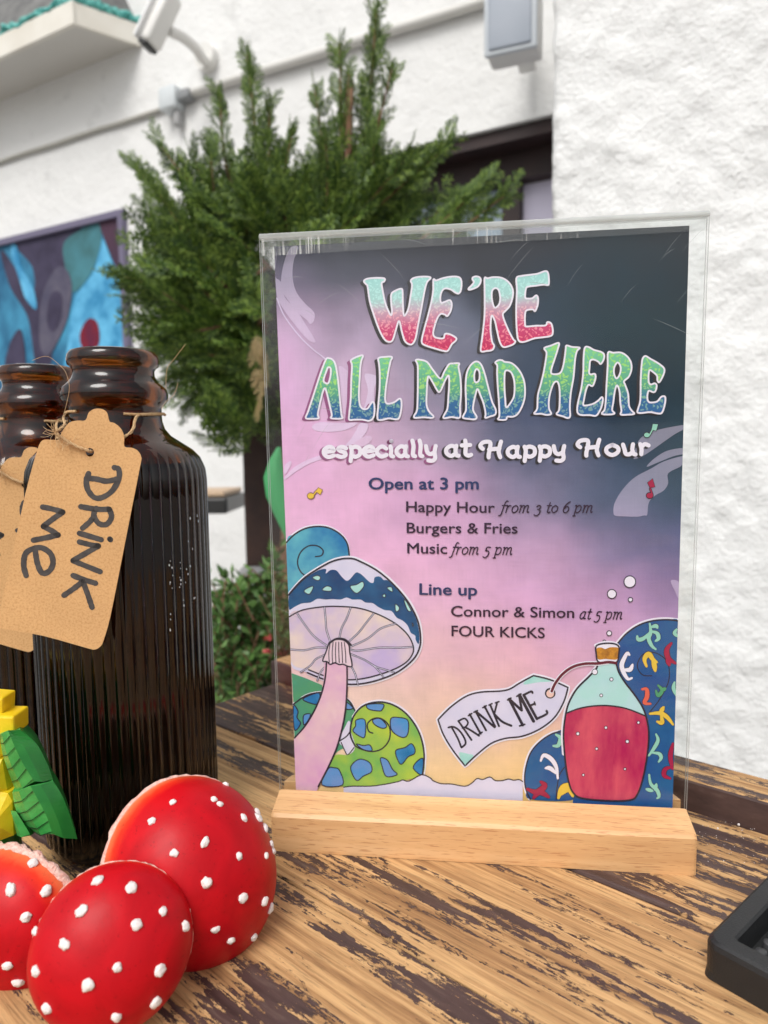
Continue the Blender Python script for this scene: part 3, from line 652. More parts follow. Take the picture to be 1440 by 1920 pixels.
# fine scratches
A = Acc(); rs = random.Random(3)
for k in range(26):
    x = rs.choice([rs.uniform(AX0, .02), rs.uniform(AX0, .21)]); y = rs.uniform(.02, .3) if x < .02 else rs.uniform(.24, .3); an = rs.uniform(-1, 1); L = rs.uniform(.004, .03); wd_ = .00007
    p = [Vector((x + math.cos(an) * L * t, y + math.sin(an) * L * t + math.sin(t * 2) * .002, .00255)) for t in (0, .33, .66, 1)]
    p = [q for q in p if q.x < AX1 - .001]
    if len(p) < 2: continue
    vs = []; 
    for i, q in enumerate(p): wv = wd_ * (.3 + math.sin(math.pi * i / 3)); vs += [q + Vector((0, wv, 0)), q - Vector((0, wv, 0))]
    A.add((vs, [(2 * i, 2 * i + 1, 2 * i + 3, 2 * i + 2) for i in range(len(p) - 1)]))
sheet_part('scratches', A.v, A.f, ink('scratch_white', (215, 220, 220), alpha=.45), kind='stuff')
# ================================================================== POSTER
poster = empty('poster', O3, (0, 0, 0), label='printed happy hour poster with pink to navy artwork inside the clear holder', cat='poster')
poster.rotation_euler = Matrix((X3, Y3, N3)).transposed().to_euler()
def clampx(v):
    t = (v.y + .004) / .3036; lo = .0001 - .0020 * t; hi = .2083 - .0019 * t; v.x = min(max(v.x, lo + .00005), hi - .00005); return v
def PX(x, y):                      # photo pixel -> sheet coordinates on the printed side
    p = onplane(x, y, O3, N3) - O3; return p.dot(X3), p.dot(Y3)
LZ = .00004
def PW(px_pts, layer): return [clampx(Vector((*PX(p[0], p[1]), .00012 + layer * LZ))) for p in px_pts]
class Print:
    """flat print: inks laid on the sheet, later layers lie above earlier ones"""
    def __init__(s, name, ox=0, oy=0, sc_=1., parent=None, label=None):
        s.name = name; s.o = (ox, oy, sc_); s.A = Acc(); s.mats = []; s.parent = parent; s.label = label; s.tint = []
    def T(s, p): ox, oy, k = s.o; return Vector((ox + p[0] / k, oy + p[1] / k, 0))
    def mi(s, m):
        if m not in s.mats: s.mats.append(m)
        return s.mats.index(m)
    def poly(s, pts, m, layer, smooth=True, holes=(), n=5, d=(0, 0)):
        D = Vector((*d, 0)); loops = [[s.T(p) + D for p in L] for L in [pts, *holes]]
        if smooth: loops = [cat(L, n, True) for L in loops]
        W = [PW(L, layer) for L in loops]; flat = [v for L in W for v in L]
        tr = tessellate_polygon([[Vector((v.x * 1000, v.y * 1000, 0)) for v in L] for L in W]); s.A.add((flat, [orient(t, flat) for t in tr]), s.mi(m)); return loops
    def line(s, pts, wd_, m, layer, closed=False, smooth=True, n=5, d=(0, 0), px=False, taper=False):
        D = Vector((*d, 0)); P = [Vector((*p[:2], 0)) if px else s.T(p) + D for p in pts]
        if smooth: P = cat(P, n, closed)
        ribbon(s.A, P, wd_, s.mi(m), layer, closed, taper)
    def dot(s, x, y, r, m, layer, px=False, n=16, ry=None):
        c = Vector((x, y, 0)) if px else s.T((x, y)); P = PW([c + Vector((r * math.cos(2 * math.pi * k / n), (ry or r) * math.sin(2 * math.pi * k / n), 0)) for k in range(n)], layer)
        s.A.add((P, [tuple(range(n))[::-1]]), s.mi(m))
    def done(s):
        o = s.A.obj(s.name, s.mats, s.parent or poster)
        if s.tint:
            ca = o.data.color_attributes.new('ink', 'FLOAT_COLOR', 'POINT'); ca.data.foreach_set('color', np.array(s.tint, dtype=np.float32).ravel())
        if s.label: o['label'] = s.label
        return o
def orient(t, V):
    a, b, c = (V[i] for i in t); return tuple(t) if (b - a).cross(c - a).z > 0 else tuple(reversed(t))
STK = [0]
def ribbon(A, P, wd_, mi, layer, closed=False, taper=False):
    STK[0] = (STK[0] + 1) % 9; layer += STK[0] * .1
    n = len(P); L = []; Rr = []
    for i, p in enumerate(P):
        a = P[i - 1] if (i or closed) else P[0]; b = P[(i + 1) % n] if (i < n - 1 or closed) else P[-1]; t = b - a
        if t.length < 1e-6: t = Vector((1, 0, 0))
        t.normalize(); nn = Vector((-t.y, t.x, 0)); k = wd_ / 2
        if taper: k *= .35 + .65 * math.sin(math.pi * min(max(i / (n - 1), .08), .92))
        L.append(p + nn * k); Rr.append(p - nn * k)
    W = PW(L + Rr, layer); F = [(i, (i + 1) % n, n + (i + 1) % n, n + i) for i in range(n if closed else n - 1)]
    A.add((W, F), mi)
    layer += .05
    if not closed:
        for c in (P[0], P[-1]):
            k = wd_ / 2 * (.4 if taper else 1); A.add((PW([c + Vector((k * math.cos(q * .785), k * math.sin(q * .785), 0)) for q in range(8)], layer), [tuple(range(8))[::-1]]), mi)
# --- sheet of paper with its printed colour wash (pigment map, sampled on a coarse grid)
GX = [520, 680, 840, 1000, 1160, 1290]; GY = [450, 520, 600, 700, 800, 900, 1000, 1100, 1200, 1300, 1400, 1500]
GC = [[(56, 60, 78), (50, 54, 68), (40, 42, 54), (34, 38, 50), (20, 40, 52), (34, 40, 48)],
      [(110, 100, 128), (78, 80, 98), (62, 66, 84), (26, 40, 58), (8, 42, 58), (14, 38, 50)],
      [(196, 166, 202), (172, 154, 184), (110, 116, 140), (38, 58, 82), (6, 46, 60), (12, 42, 54)],
      [(222, 178, 222), (206, 178, 210), (138, 136, 162), (58, 74, 100), (16, 42, 60), (24, 50, 64)],
      [(228, 180, 222), (216, 180, 212), (164, 148, 178), (86, 94, 124), (46, 66, 92), (38, 62, 76)],
      [(232, 182, 222), (228, 180, 218), (206, 164, 204), (132, 126, 158), (76, 92, 122), (60, 80, 102)],
      [(234, 186, 222), (232, 182, 218), (224, 176, 214), (192, 158, 196), (138, 126, 164), (80, 92, 134)],
      [(234, 188, 218), (232, 186, 214), (228, 182, 214), (216, 170, 210), (190, 152, 196), (148, 126, 170)],
      [(234, 198, 206), (232, 194, 206), (230, 188, 202), (226, 178, 200), (214, 170, 206), (192, 152, 196)],
      [(236, 208, 194), (234, 204, 196), (232, 196, 186), (230, 188, 188), (224, 180, 196), (214, 170, 200)],
      [(238, 212, 178), (236, 208, 180), (236, 205, 165), (236, 200, 155), (232, 194, 164), (226, 184, 180)],
      [(238, 205, 138), (238, 205, 148), (238, 205, 140), (238, 200, 126), (232, 190, 138), (228, 184, 150)]]
GA = np.array([[lin(c) for c in r] for r in GC])
def wash(x, y):
    def loc(v, L):
        v = min(max(v, L[0]), L[-1]); i = max(k for k in range(len(L) - 1) if L[k] <= v); t = (v - L[i]) / (L[i + 1] - L[i]); return i, t * t * (3 - 2 * t) * .5 + t * .5
    i, s = loc(y, GY); j, t = loc(x, GX); c = (GA[i, j] * (1 - t) + GA[i, j + 1] * t) * (1 - s) + (GA[i + 1, j] * (1 - t) + GA[i + 1, j + 1] * t) * s
    return c
def paper():
    nx, ny = 70, 96; c = [(-.0019, .2996), (.2064, .2996), (.2083, -.004), (.0001, -.004)]; V = []; F = []; C = []
    # inverse map from sheet coordinates to the survey frame for the pigment table
    for j in range(ny):
        t = j / (ny - 1)
        for i in range(nx):
            s = i / (nx - 1); a = Vector(c[0]).lerp(Vector(c[1]), s); b = Vector(c[3]).lerp(Vector(c[2]), s); p = a.lerp(b, t)
            px, py = 518 + s * 779 + t * (37 - s * 72), (462 - 36 * s) + t * (1022 + 64 * s)
            q = Vector((px * .009, py * .009, 0)); d = Vector((noise.noise(q), noise.noise(q + Vector((9, 9, 9))), 0)) * 38 + Vector((noise.noise(q * 3), noise.noise(q * 3 + Vector((5, 5, 5))), 0)) * 12
            cc = wash(px + d.x, py + d.y) * (1 + .10 * noise.noise(q * 1.7 + Vector((3, 0, 0))) + .05 * noise.noise(q * 6))
            V.append((p.x, p.y, 0)); C.append(cc)
    for j in range(ny - 1):
        for i in range(nx - 1): a = j * nx + i; F.append((a, a + nx, a + nx + 1, a + 1))
    m, nt, b = mat('printed_wash'); b.inputs['Roughness'].default_value = .55; b.inputs['Specular IOR Level'].default_value = .3
    at_ = N(nt, 'ShaderNodeAttribute', attribute_name='ink'); cd = coords(nt); n1 = N(nt, 'ShaderNodeTexNoise', i_Scale=55, i_Detail=6, i_Roughness=.65); nt.links.new(cd.outputs[0], n1.inputs[0])
    cl = coords(nt, (60, 1600, 1)); n2 = N(nt, 'ShaderNodeTexNoise', i_Scale=1, i_Detail=2); nt.links.new(cl.outputs[0], n2.inputs[0])
    cv = coords(nt, (1600, 60, 1)); n3 = N(nt, 'ShaderNodeTexNoise', i_Scale=1, i_Detail=2); nt.links.new(cv.outputs[0], n3.inputs[0])
    s1 = N(nt, 'ShaderNodeMath', operation='ADD'); nt.links.new(n2.outputs[0], s1.inputs[0]); nt.links.new(n3.outputs[0], s1.inputs[1])
    s2 = N(nt, 'ShaderNodeMath', operation='MULTIPLY_ADD', i_1=.5); nt.links.new(s1.outputs[0], s2.inputs[0]); nt.links.new(n1.outputs[0], s2.inputs[2])
    r = ramp(nt, [(.6, .86), (1.0, 1.)]); r.color_ramp.elements[1].color = (1, 1, 1, 1); mr = N(nt, 'ShaderNodeMapRange', i_1=.7, i_2=1.3, i_3=.92, i_4=1.08); nt.links.new(s2.outputs[0], mr.inputs[0])
    vm = N(nt, 'ShaderNodeVectorMath', operation='SCALE'); nt.links.new(at_.outputs['Color'], vm.inputs[0]); nt.links.new(mr.outputs[0], vm.inputs['Scale']); nt.links.new(vm.outputs[0], b.inputs['Base Color'])
    M['washm'] = m
    nv = len(V); V2 = V + [(c[k][0], c[k][1], -.0002) for k in range(4)]
    F.append((nv, nv + 1, nv + 2, nv + 3))
    o = mesh('paper_sheet', V2, F, [m, plain('paper_back', (.75, .75, .76), .7)], poster, idx=[0] * (len(F) - 1) + [1])
    ca = o.data.color_attributes.new('ink', 'FLOAT_COLOR', 'POINT'); buf = np.ones((len(V2), 4), dtype=np.float32); buf[:nv, :3] = np.array(C); ca.data.foreach_set('color', buf.ravel())
paper()
K = {'wht': ink('ink_white', (236, 232, 246)), 'lil': ink('ink_lilac', (222, 218, 240), (210, 208, 234), 40), 'shd': ink('ink_shadow', (50, 46, 52)), 'shd2': ink('ink_shadow_soft', (150, 88, 134)),
     'ln': ink('ink_outline', (44, 40, 56)), 'navy': ink('ink_navy', (42, 56, 104)), 'plum': ink('ink_plum', (54, 32, 58)), 'mir': ink('ink_mirror', (196, 190, 236), alpha=.36), 'mir2': ink('ink_pale_wave', (232, 214, 248), alpha=.62),
     'teal': ink('ink_watercolour_teal', (36, 120, 178), (110, 196, 206), 26), 'cap': ink('ink_cap_blue', (18, 66, 116), (26, 92, 140), 60), 'aqua': ink('ink_aqua', (158, 214, 210), (178, 224, 220), 120),
     'gill': ink('ink_gill', (196, 178, 222), (238, 220, 200), 22), 'stem': ink('ink_stem', (214, 160, 206), (238, 208, 206), 24), 'pal': ink('ink_pale_grey', (216, 226, 238)),
     'grn': ink('ink_green', (104, 176, 92), (190, 208, 70), 20), 'grn2': ink('ink_sea_green', (84, 160, 112), (70, 150, 130), 40), 'blu': ink('ink_patch_blue', (76, 150, 210), (112, 146, 208), 60), 'blu2': ink('ink_patch_deep', (18, 112, 170), (60, 140, 200), 60),
     'deep': ink('ink_deep_blue', (34, 82, 146), (40, 98, 150), 40), 'yel': ink('ink_yellow', (232, 196, 74)), 'red': ink('ink_crimson', (168, 34, 74)), 'org': ink('ink_coral', (228, 104, 84)), 'cork': ink('ink_cork', (214, 150, 50), (160, 104, 40), 260),
     'cord': ink('ink_cord', (100, 34, 52)), 'liq': streak_ink('ink_liquid', (178, 26, 86), (214, 84, 106), (75, 20, 20)), 'liqo': ink('ink_liquid_orange', (226, 124, 104), alpha=.6), 'gls': ink('ink_glass', (190, 220, 230), (176, 222, 220), 40), 'sg': ink('ink_sea_leaf', (150, 208, 190))}
M['t1'] = grad_ink('lettering_aqua_to_red', [(0, (196, 30, 92)), (.25, (206, 66, 122)), (.5, (196, 176, 196)), (.62, (168, 214, 212)), (1, (160, 222, 220))], lo=.245, hi=.286, spr=[(0, (236, 96, 128)), (.4, (232, 170, 186)), (.6, (186, 230, 228)), (1, (176, 232, 230))])
M['t2'] = grad_ink('lettering_green_to_blue', [(0, (46, 98, 158)), (.3, (56, 110, 160)), (.45, (92, 168, 138)), (1, (122, 206, 160))], lo=.206, hi=.243, spr=[(0, (112, 136, 176)), (.35, (130, 186, 160)), (.55, (160, 218, 120)), (1, (150, 222, 124))])
# --- title lettering
def letters(name, data, m, shadow_cols, dx=-7.2, dy=3.4):
    par = empty_child(name)
    for (ox, oy, k), outer, holes, dark in data:
        P = Print('letter', ox, oy, k, par); L = 8
        P.poly(outer, K['shd'] if dark else K['shd2'], 6, holes=(), d=(dx, dy), n=4)
        P.poly(outer, m, 9, holes=holes, n=4)
        if holes:
            for h_ in holes: pass
        for lp in [outer, *holes]: P.line(lp, 3.3, K['wht'], 11, closed=True, n=4)
        P.done()
def empty_child(name):
    o = bpy.data.objects.new(name, None); col.objects.link(o); o.parent = poster; o.empty_display_size = .01; return o
a1_ = (670, 500, 7.2); a2_ = (860, 500, 7.2); b1_ = (560, 630, 7.2); b2_ = (750, 630, 7.2); b3_ = (900, 630, 7.2); b4_ = (1080, 630, 7.2)
letters('title_upper_line', [
 (a1_, [(90, 200), (130, 168), (240, 155), (350, 158), (375, 175), (362, 205), (330, 225), (345, 330), (375, 480), (420, 600), (458, 660), (470, 600), (458, 480), (462, 370), (520, 325), (595, 300), (612, 340), (615, 480), (625, 640), (645, 660), (690, 570), (720, 400), (740, 250), (722, 195), (765, 155), (870, 138), (975, 142), (985, 165), (940, 215), (905, 350), (860, 600), (820, 800), (790, 960), (750, 1040), (700, 1050), (640, 1000), (600, 870), (575, 755), (555, 745), (520, 860), (480, 990), (430, 1018), (370, 985), (300, 860), (230, 670), (170, 470), (140, 270), (120, 240)], (), 1),
 (a1_, [(1028, 175), (1065, 190), (1150, 160), (1270, 138), (1370, 145), (1405, 200), (1400, 310), (1370, 365), (1320, 350), (1260, 310), (1180, 298), (1135, 350), (1120, 440), (1135, 490), (1190, 475), (1250, 455), (1275, 510), (1260, 600), (1215, 670), (1185, 650), (1130, 640), (1085, 690), (1045, 800), (1025, 900), (1045, 950), (1110, 970), (1165, 965), (1185, 910), (1250, 915), (1330, 960), (1330, 1000), (1275, 1050), (1225, 1135), (1170, 1140), (1060, 1110), (920, 1065), (870, 1020), (890, 900), (950, 680), (1000, 480), (1025, 320)], (), 1),
 (a2_, [(190, 150), (235, 135), (285, 150), (298, 200), (265, 265), (200, 300), (140, 315), (135, 295), (180, 250), (205, 210), (188, 180)], (), 1),
 (a2_, [(350, 155), (390, 160), (470, 145), (580, 155), (670, 210), (725, 300), (730, 400), (690, 530), (630, 600), (595, 645), (620, 740), (680, 880), (735, 980), (765, 1010), (735, 1050), (660, 1080), (600, 1085), (555, 1020), (520, 880), (490, 740), (450, 660), (435, 720), (430, 860), (450, 1010), (478, 1070), (455, 1125), (380, 1140), (310, 1148), (298, 1100), (325, 900), (350, 640), (350, 300)], ([(455, 320), (500, 292), (540, 320), (560, 420), (545, 510), (490, 558), (460, 500), (445, 400)],), 1),
 (a2_, [(778, 160), (840, 130), (950, 115), (1060, 100), (1160, 65), (1200, 80), (1215, 160), (1210, 250), (1150, 245), (1040, 260), (930, 275), (905, 310), (895, 400), (910, 432), (990, 430), (1045, 390), (1070, 430), (1065, 520), (1030, 605), (1000, 580), (920, 590), (895, 640), (895, 780), (915, 810), (1040, 800), (1170, 795), (1195, 750), (1250, 775), (1270, 880), (1245, 935), (1140, 955), (1020, 970), (880, 1018), (810, 1000), (785, 880), (775, 600), (785, 320)], (), 1)], M['t1'], None)
letters('title_lower_line', [
 (b1_, [(370, 320), (420, 303), (465, 325), (500, 390), (530, 560), (560, 850), (580, 1060), (595, 1108), (520, 1118), (435, 1108), (450, 1070), (425, 950), (380, 760), (355, 705), (325, 770), (285, 940), (262, 1060), (275, 1108), (190, 1118), (100, 1108), (130, 1020), (200, 810), (290, 530)], ([(400, 425), (435, 440), (432, 540), (400, 640), (345, 620), (345, 570), (380, 470)],), 0),
 (b1_, [(705, 335), (760, 295), (850, 262), (870, 275), (850, 330), (835, 420), (825, 600), (815, 800), (830, 930), (870, 985), (930, 980), (970, 925), (1000, 888), (1022, 920), (1025, 1030), (1005, 1110), (950, 1145), (860, 1130), (760, 1130), (685, 1130), (685, 1050), (705, 850), (712, 600), (722, 400)], (), 0),
 (b1_, [(1080, 300), (1170, 283), (1262, 285), (1240, 350), (1210, 500), (1180, 700), (1170, 860), (1200, 915), (1290, 895), (1365, 845), (1390, 890), (1385, 1000), (1355, 1110), (1300, 1125), (1220, 1112), (1110, 1135), (1065, 1110), (1075, 950), (1095, 700), (1095, 480), (1085, 370)], (), 1),
 (b2_, [(215, 325), (290, 325), (370, 355), (440, 450), (545, 575), (600, 480), (660, 385), (720, 372), (800, 372), (790, 420), (815, 560), (825, 760), (810, 960), (808, 1100), (700, 1095), (590, 1110), (600, 1060), (640, 980), (655, 800), (665, 620), (655, 535), (610, 600), (545, 745), (510, 745), (450, 640), (390, 545), (372, 600), (362, 760), (360, 930), (395, 1020), (450, 1080), (435, 1105), (320, 1098), (200, 1105), (195, 1070), (230, 1000), (240, 800), (242, 560), (240, 400)], (), 1),
 (b2_, [(900, 510), (950, 400), (1025, 345), (1090, 380), (1140, 500), (1190, 690), (1240, 880), (1290, 990), (1285, 1060), (1220, 1085), (1150, 1105), (1155, 1050), (1130, 920), (1085, 800), (1045, 715), (1020, 790), (990, 930), (990, 1010), (1035, 1090), (1010, 1125), (930, 1120), (850, 1105), (860, 1065), (890, 1000), (890, 850), (885, 680)], ([(1035, 445), (1072, 490), (1070, 590), (1030, 628), (1005, 600), (1005, 500)],), 1),
 (b3_, [(205, 360), (250, 328), (300, 330), (330, 350), (420, 365), (500, 430), (560, 520), (600, 640), (605, 800), (575, 930), (510, 1050), (440, 1090), (370, 1090), (345, 1130), (240, 1125), (260, 1080), (255, 900), (240, 700), (230, 500), (232, 400)], ([(345, 470), (400, 475), (440, 530), (465, 640), (460, 800), (420, 890), (355, 965), (340, 850), (330, 700), (330, 540)],), 1),
 (b3_, [(865, 165), (960, 130), (1062, 95), (1050, 170), (1010, 300), (970, 420), (958, 500), (1010, 518), (1080, 500), (1115, 430), (1140, 300), (1155, 180), (1165, 130), (1240, 150), (1320, 155), (1345, 165), (1305, 210), (1280, 330), (1260, 560), (1225, 760), (1210, 950), (1215, 1080), (1180, 1108), (1120, 1085), (1030, 1055), (1065, 1000), (1075, 850), (1070, 700), (1045, 620), (1000, 630), (960, 720), (930, 850), (930, 980), (960, 1050), (900, 1065), (820, 1050), (728, 1048), (770, 980), (780, 800), (820, 650), (860, 480), (890, 300), (895, 220)], (), 1),
 (b4_, [(115, 165), (160, 148), (240, 190), (330, 215), (375, 250), (370, 320), (330, 380), (300, 350), (240, 320), (190, 335), (180, 420), (175, 500), (200, 520), (250, 512), (262, 560), (240, 640), (215, 678), (165, 660), (130, 740), (105, 860), (95, 930), (140, 938), (230, 915), (300, 870), (345, 825), (360, 860), (340, 960), (300, 1040), (260, 1078), (180, 1068), (60, 1065), (15, 1020), (25, 900), (70, 700), (95, 500), (100, 300)], (), 1),
 (b4_, [(430, 225), (500, 228), (600, 225), (680, 270), (735, 350), (745, 450), (710, 550), (645, 610), (660, 660), (700, 780), (712, 940), (750, 1010), (785, 1050), (700, 1062), (600, 1060), (610, 1010), (595, 900), (585, 750), (550, 665), (520, 750), (500, 900), (485, 1000), (518, 1045), (450, 1060), (345, 1050), (385, 990), (400, 850), (410, 650), (425, 400)], ([(560, 358), (600, 420), (590, 510), (545, 575), (510, 510), (515, 420)],), 1),
 (b4_, [(895, 310), (935, 272), (1000, 310), (1090, 360), (1170, 420), (1190, 470), (1165, 550), (1120, 625), (1095, 600), (1090, 540), (1040, 490), (990, 462), (975, 540), (980, 630), (1010, 655), (1060, 640), (1085, 670), (1070, 740), (1040, 760), (980, 740), (960, 800), (965, 870), (1000, 898), (1090, 885), (1150, 820), (1200, 825), (1195, 920), (1160, 1030), (1110, 1048), (1000, 1028), (880, 1040), (825, 1030), (835, 980), (865, 860), (870, 600), (880, 420)], (), 1)], M['t2'], None)
# --- rounded script line, drawn as strokes
GLY = {'e': (.92, [[(.14, .5), (.5, .55), (.78, .62), (.68, .92), (.42, 1), (.12, .72), (.12, .3), (.4, .0), (.78, .14)]]),
 's': (.86, [[(.72, .85), (.42, 1), (.16, .82), (.3, .6), (.62, .42), (.66, .15), (.4, 0), (.1, .12)]]),
 'p': (.98, [[(.16, 1), (.24, .6), (.2, 0), (.17, -.42)], [(.22, .85), (.5, 1), (.8, .78), (.8, .25), (.52, 0), (.24, .15)]]),
 'c': (.86, [[(.74, .78), (.44, 1), (.12, .7), (.12, .3), (.42, 0), (.76, .16)]]),
 'i': (.5, [[(.16, 1), (.22, .6), (.2, .12), (.36, 0)], [(.22, 1.52), (.23, 1.53)]]),
 'a': (1.02, [[(.68, .85), (.42, 1), (.12, .72), (.12, .28), (.4, 0), (.66, .2)], [(.74, 1), (.68, .5), (.74, .08), (.88, .0)]]),
 'l': (.5, [[(.16, 1.55), (.24, 1), (.2, .15), (.36, 0)]]),
 'y': (1.0, [[(.1, 1), (.2, .4), (.42, .2), (.66, .36)], [(.78, 1), (.7, .4), (.74, -.2), (.56, -.45), (.26, -.42)]]),
 't': (.78, [[(.28, 1.5), (.32, .9), (.3, .2), (.5, 0), (.66, .08)], [(.05, 1.02), (.6, 1.04)]]),
 'H': (1.75, [[(.22, .85), (.05, 1.15), (.25, 1.5), (.68, 1.5), (.68, .9), (.6, .3), (.6, 0)], [(1.4, 1.55), (1.3, 1), (1.25, .5), (1.35, 0)], [(.62, .78), (1.3, .86)]]),
 'o': (1.0, [[(.46, 1), (.12, .72), (.12, .28), (.46, 0), (.8, .28), (.8, .72), (.46, 1)]]),
 'u': (1.05, [[(.12, 1), (.22, .5), (.3, .08), (.55, .04), (.72, .3)], [(.74, 1), (.7, .5), (.78, .06), (.9, 0)]]),
 'r': (.8, [[(.14, 1), (.22, .5), (.2, 0)], [(.22, .7), (.42, .98), (.66, .84)]]), ' ': (.5, [])}
def script(P, text, x0, y0, x1, y1, xh, wd_, m, layer, G_=GLY, slant=0, taper=False, d=(0, 0)):
    tot = sum(G_[c][0] for c in text); k = math.hypot(x1 - x0, y1 - y0) / tot; cx = 0
    for c in text:
        wv, st = G_[c]
        for s in st:
            pts = []
            for (gx, gy) in s:
                t = (cx + gx) * k; ux = (x1 - x0) / (tot * k); uy = (y1 - y0) / (tot * k)
                pts.append((x0 + t * ux + gy * xh * slant + d[0], y0 + t * uy - gy * xh + d[1]))
            P.line(pts, wd_, m, layer, px=True, n=5, taper=taper)
        cx += wv
P = Print('subtitle')
for (txt, x0, y0, x1, y1, dk) in (('especially', 605, 857, 823, 855, 0), ('at', 834, 855, 887, 854, 1), ('Happy', 899, 858, 1064, 855, 1), ('Hour', 1081, 855, 1220, 851, 1)):
    script(P, txt, x0, y0, x1, y1, 19, 8.4, K['shd'] if dk else K['shd2'], 6, d=(-4.5, 2.5)); script(P, txt, x0, y0, x1, y1, 19, 7.8, K['wht'], 8)
P.done()
# --- information lines
def text_block(name, items):
    A = Acc(); mats = []
    for txt, x0, y0, x1, y1, cap, m, bold in items:
        cu = bpy.data.curves.new('t', 'FONT'); cu.body = txt; cu.size = 1; cu.resolution_u = 4; to = bpy.data.objects.new('t', cu); col.objects.link(to)
        bpy.context.view_layer.update(); me = bpy.data.meshes.new_from_object(to.evaluated_get(bpy.context.evaluated_depsgraph_get()))
        xs = [v.co.x for v in me.vertices]; lo, hi = min(xs), max(xs); kx = math.hypot(x1 - x0, y1 - y0) / (hi - lo); ky = cap / .729
        V = []
        for v in me.vertices:
            t = (v.co.x - lo) / (hi - lo); V.append(Vector((x0 + (x1 - x0) * t, y0 + (y1 - y0) * t - v.co.y * ky, 0)))
        if m not in mats: mats.append(m)
        for sh, (du, dv) in enumerate([(-1, 0), (1, 0), (0, -.7), (0, .7), (0, 0)]):
            W = PW([v + Vector((du, dv, 0)) * bold * 26 for v in V], 8 + sh * .4); A.add((W, [tuple(p.vertices) for p in me.polygons]), mats.index(m))
        bpy.data.objects.remove(to); bpy.data.curves.remove(cu); bpy.data.meshes.remove(me)
    return A, mats
SER = {'f': (.62, [[(.78, 1.55), (.62, 1.62), (.46, 1.3), (.34, .4), (.24, -.3), (.0, -.42)], [(.2, .98), (.7, .98)]]),
 'r': (.75, [[(.1, .95), (.22, 1), (.2, .5), (.16, 0)], [(.2, .6), (.42, .96), (.62, .94)]]), 'o': (.9, [[(.45, 1), (.14, .74), (.12, .26), (.4, 0), (.72, .28), (.74, .74), (.45, 1)]]),
 'm': (1.45, [[(.06, .95), (.2, 1), (.18, .5), (.14, 0)], [(.18, .6), (.4, .98), (.6, .9), (.6, .4), (.56, 0)], [(.6, .6), (.84, .98), (1.06, .9), (1.04, .3), (1.12, .02), (1.24, .1)]]),
 't': (.62, [[(.34, 1.4), (.26, .6), (.24, .1), (.42, .0), (.56, .1)], [(.06, .98), (.56, .98)]]), 'p': (1.0, [[(.06, .95), (.22, 1), (.2, .4), (.14, -.45)], [(.2, .7), (.5, 1), (.78, .8), (.74, .25), (.46, 0), (.2, .15)], [(.0, -.46), (.3, -.46)]]),
 'a': (.95, [[(.68, .9), (.44, 1), (.14, .64), (.12, .2), (.34, 0), (.62, .3)], [(.72, 1), (.66, .5), (.66, .05), (.84, .08)]]), ' ': (.48, []),
 '3': (.85, [[(.16, .82), (.42, 1), (.66, .78), (.46, .48), (.32, .46)], [(.46, .48), (.68, .2), (.58, -.25), (.3, -.42), (.04, -.3)]]),
 '5': (.85, [[(.72, 1), (.3, 1), (.22, .5), (.5, .52), (.66, .2), (.52, -.28), (.24, -.42), (.02, -.3)]]),
 '6': (.9, [[(.72, 1.5), (.4, 1.25), (.14, .7), (.16, .15), (.44, 0), (.72, .3), (.66, .72), (.4, .86), (.18, .55)]])}
def info(name, bolds, its):
    A, mats = text_block(name, bolds); P = Print(name); P.A = A; P.mats = mats
    for txt, x0, y0, x1, y1, xh in its: script(P, txt, x0, y0, x1, y1, xh, 2.3, K['plum'], 8, SER, .22)
    P.done()
BO = .018
info('opening_times', [('Open at 3 pm', 692, 917, 897, 917, 22.5, K['navy'], .032), ('Happy Hour', 762, 959.5, 927, 961, 20.5, K['plum'], BO), ('Burgers & Fries', 763, 999, 970, 1000, 20.5, K['plum'], BO), ('Music', 764, 1037, 838, 1038, 20.5, K['plum'], BO)],
     [('from 3 to 6 pm', 936, 961, 1113, 961, 13.5), ('from 5 pm', 844, 1039, 962, 1040, 13.5)])
info('line_up', [('Line up', 787, 1114.5, 894, 1116, 22, K['navy'], .032), ('Connor & Simon', 846, 1155, 1076, 1158, 20.5, K['plum'], BO), ('FOUR KICKS', 847, 1192, 1021, 1196, 20.5, K['plum'], BO)],
     [('at 5 pm', 1085, 1160, 1168, 1161, 13.5)])
# --- pale swirls
SWO = (500, 440, 7.2)
def swirl(pts, strength, layer, line=0):
    P = Print('pale_swirl', *SWO); 
    if line: P.line(pts, line, M['washm'], layer)
    else: P.poly(pts, M['washm'], layer)
    for v in P.A.v:
        w_ = O3 + X3 * v[0] + Y3 * v[1]; q = proj(w_); c = wash(*q); t = lin((226, 218, 246)); P.tint.append([c[k] * (1 - strength) + t[k] * strength for k in range(3)] + [1])
    P.done()
swirl([(325, 175), (430, 172), (370, 340), (350, 560), (400, 770), (520, 930), (640, 1050), (640, 1160), (590, 1205), (540, 1150), (430, 1060), (300, 900), (200, 740), (200, 560), (250, 330)], .30, 1)
swirl([(150, 190), (130, 330), (120, 560), (190, 640), (250, 850), (400, 1010), (520, 1200), (660, 1440), (560, 1420), (400, 1240), (230, 1010), (140, 830), (118, 500), (125, 300)], .30, 2)
swirl([(140, 860), (230, 1080), (370, 1280), (500, 1430), (640, 1560), (760, 1650), (840, 1720)], .6, 3, 2.4)
SWO = (510, 640, 6.26)
swirl([(1100, 380), (1200, 395), (1240, 440), (1200, 560), (1190, 760), (1120, 860), (1040, 880), (1100, 720), (1125, 560), (1090, 430)], .5, 1)
swirl([(790, 290), (900, 360), (960, 470), (900, 620), (860, 900), (820, 700), (800, 450)], .30, 1)
swirl([(470, 1000), (560, 950), (760, 960), (1000, 960), (860, 1040), (680, 1062), (520, 1050)], .5, 2)
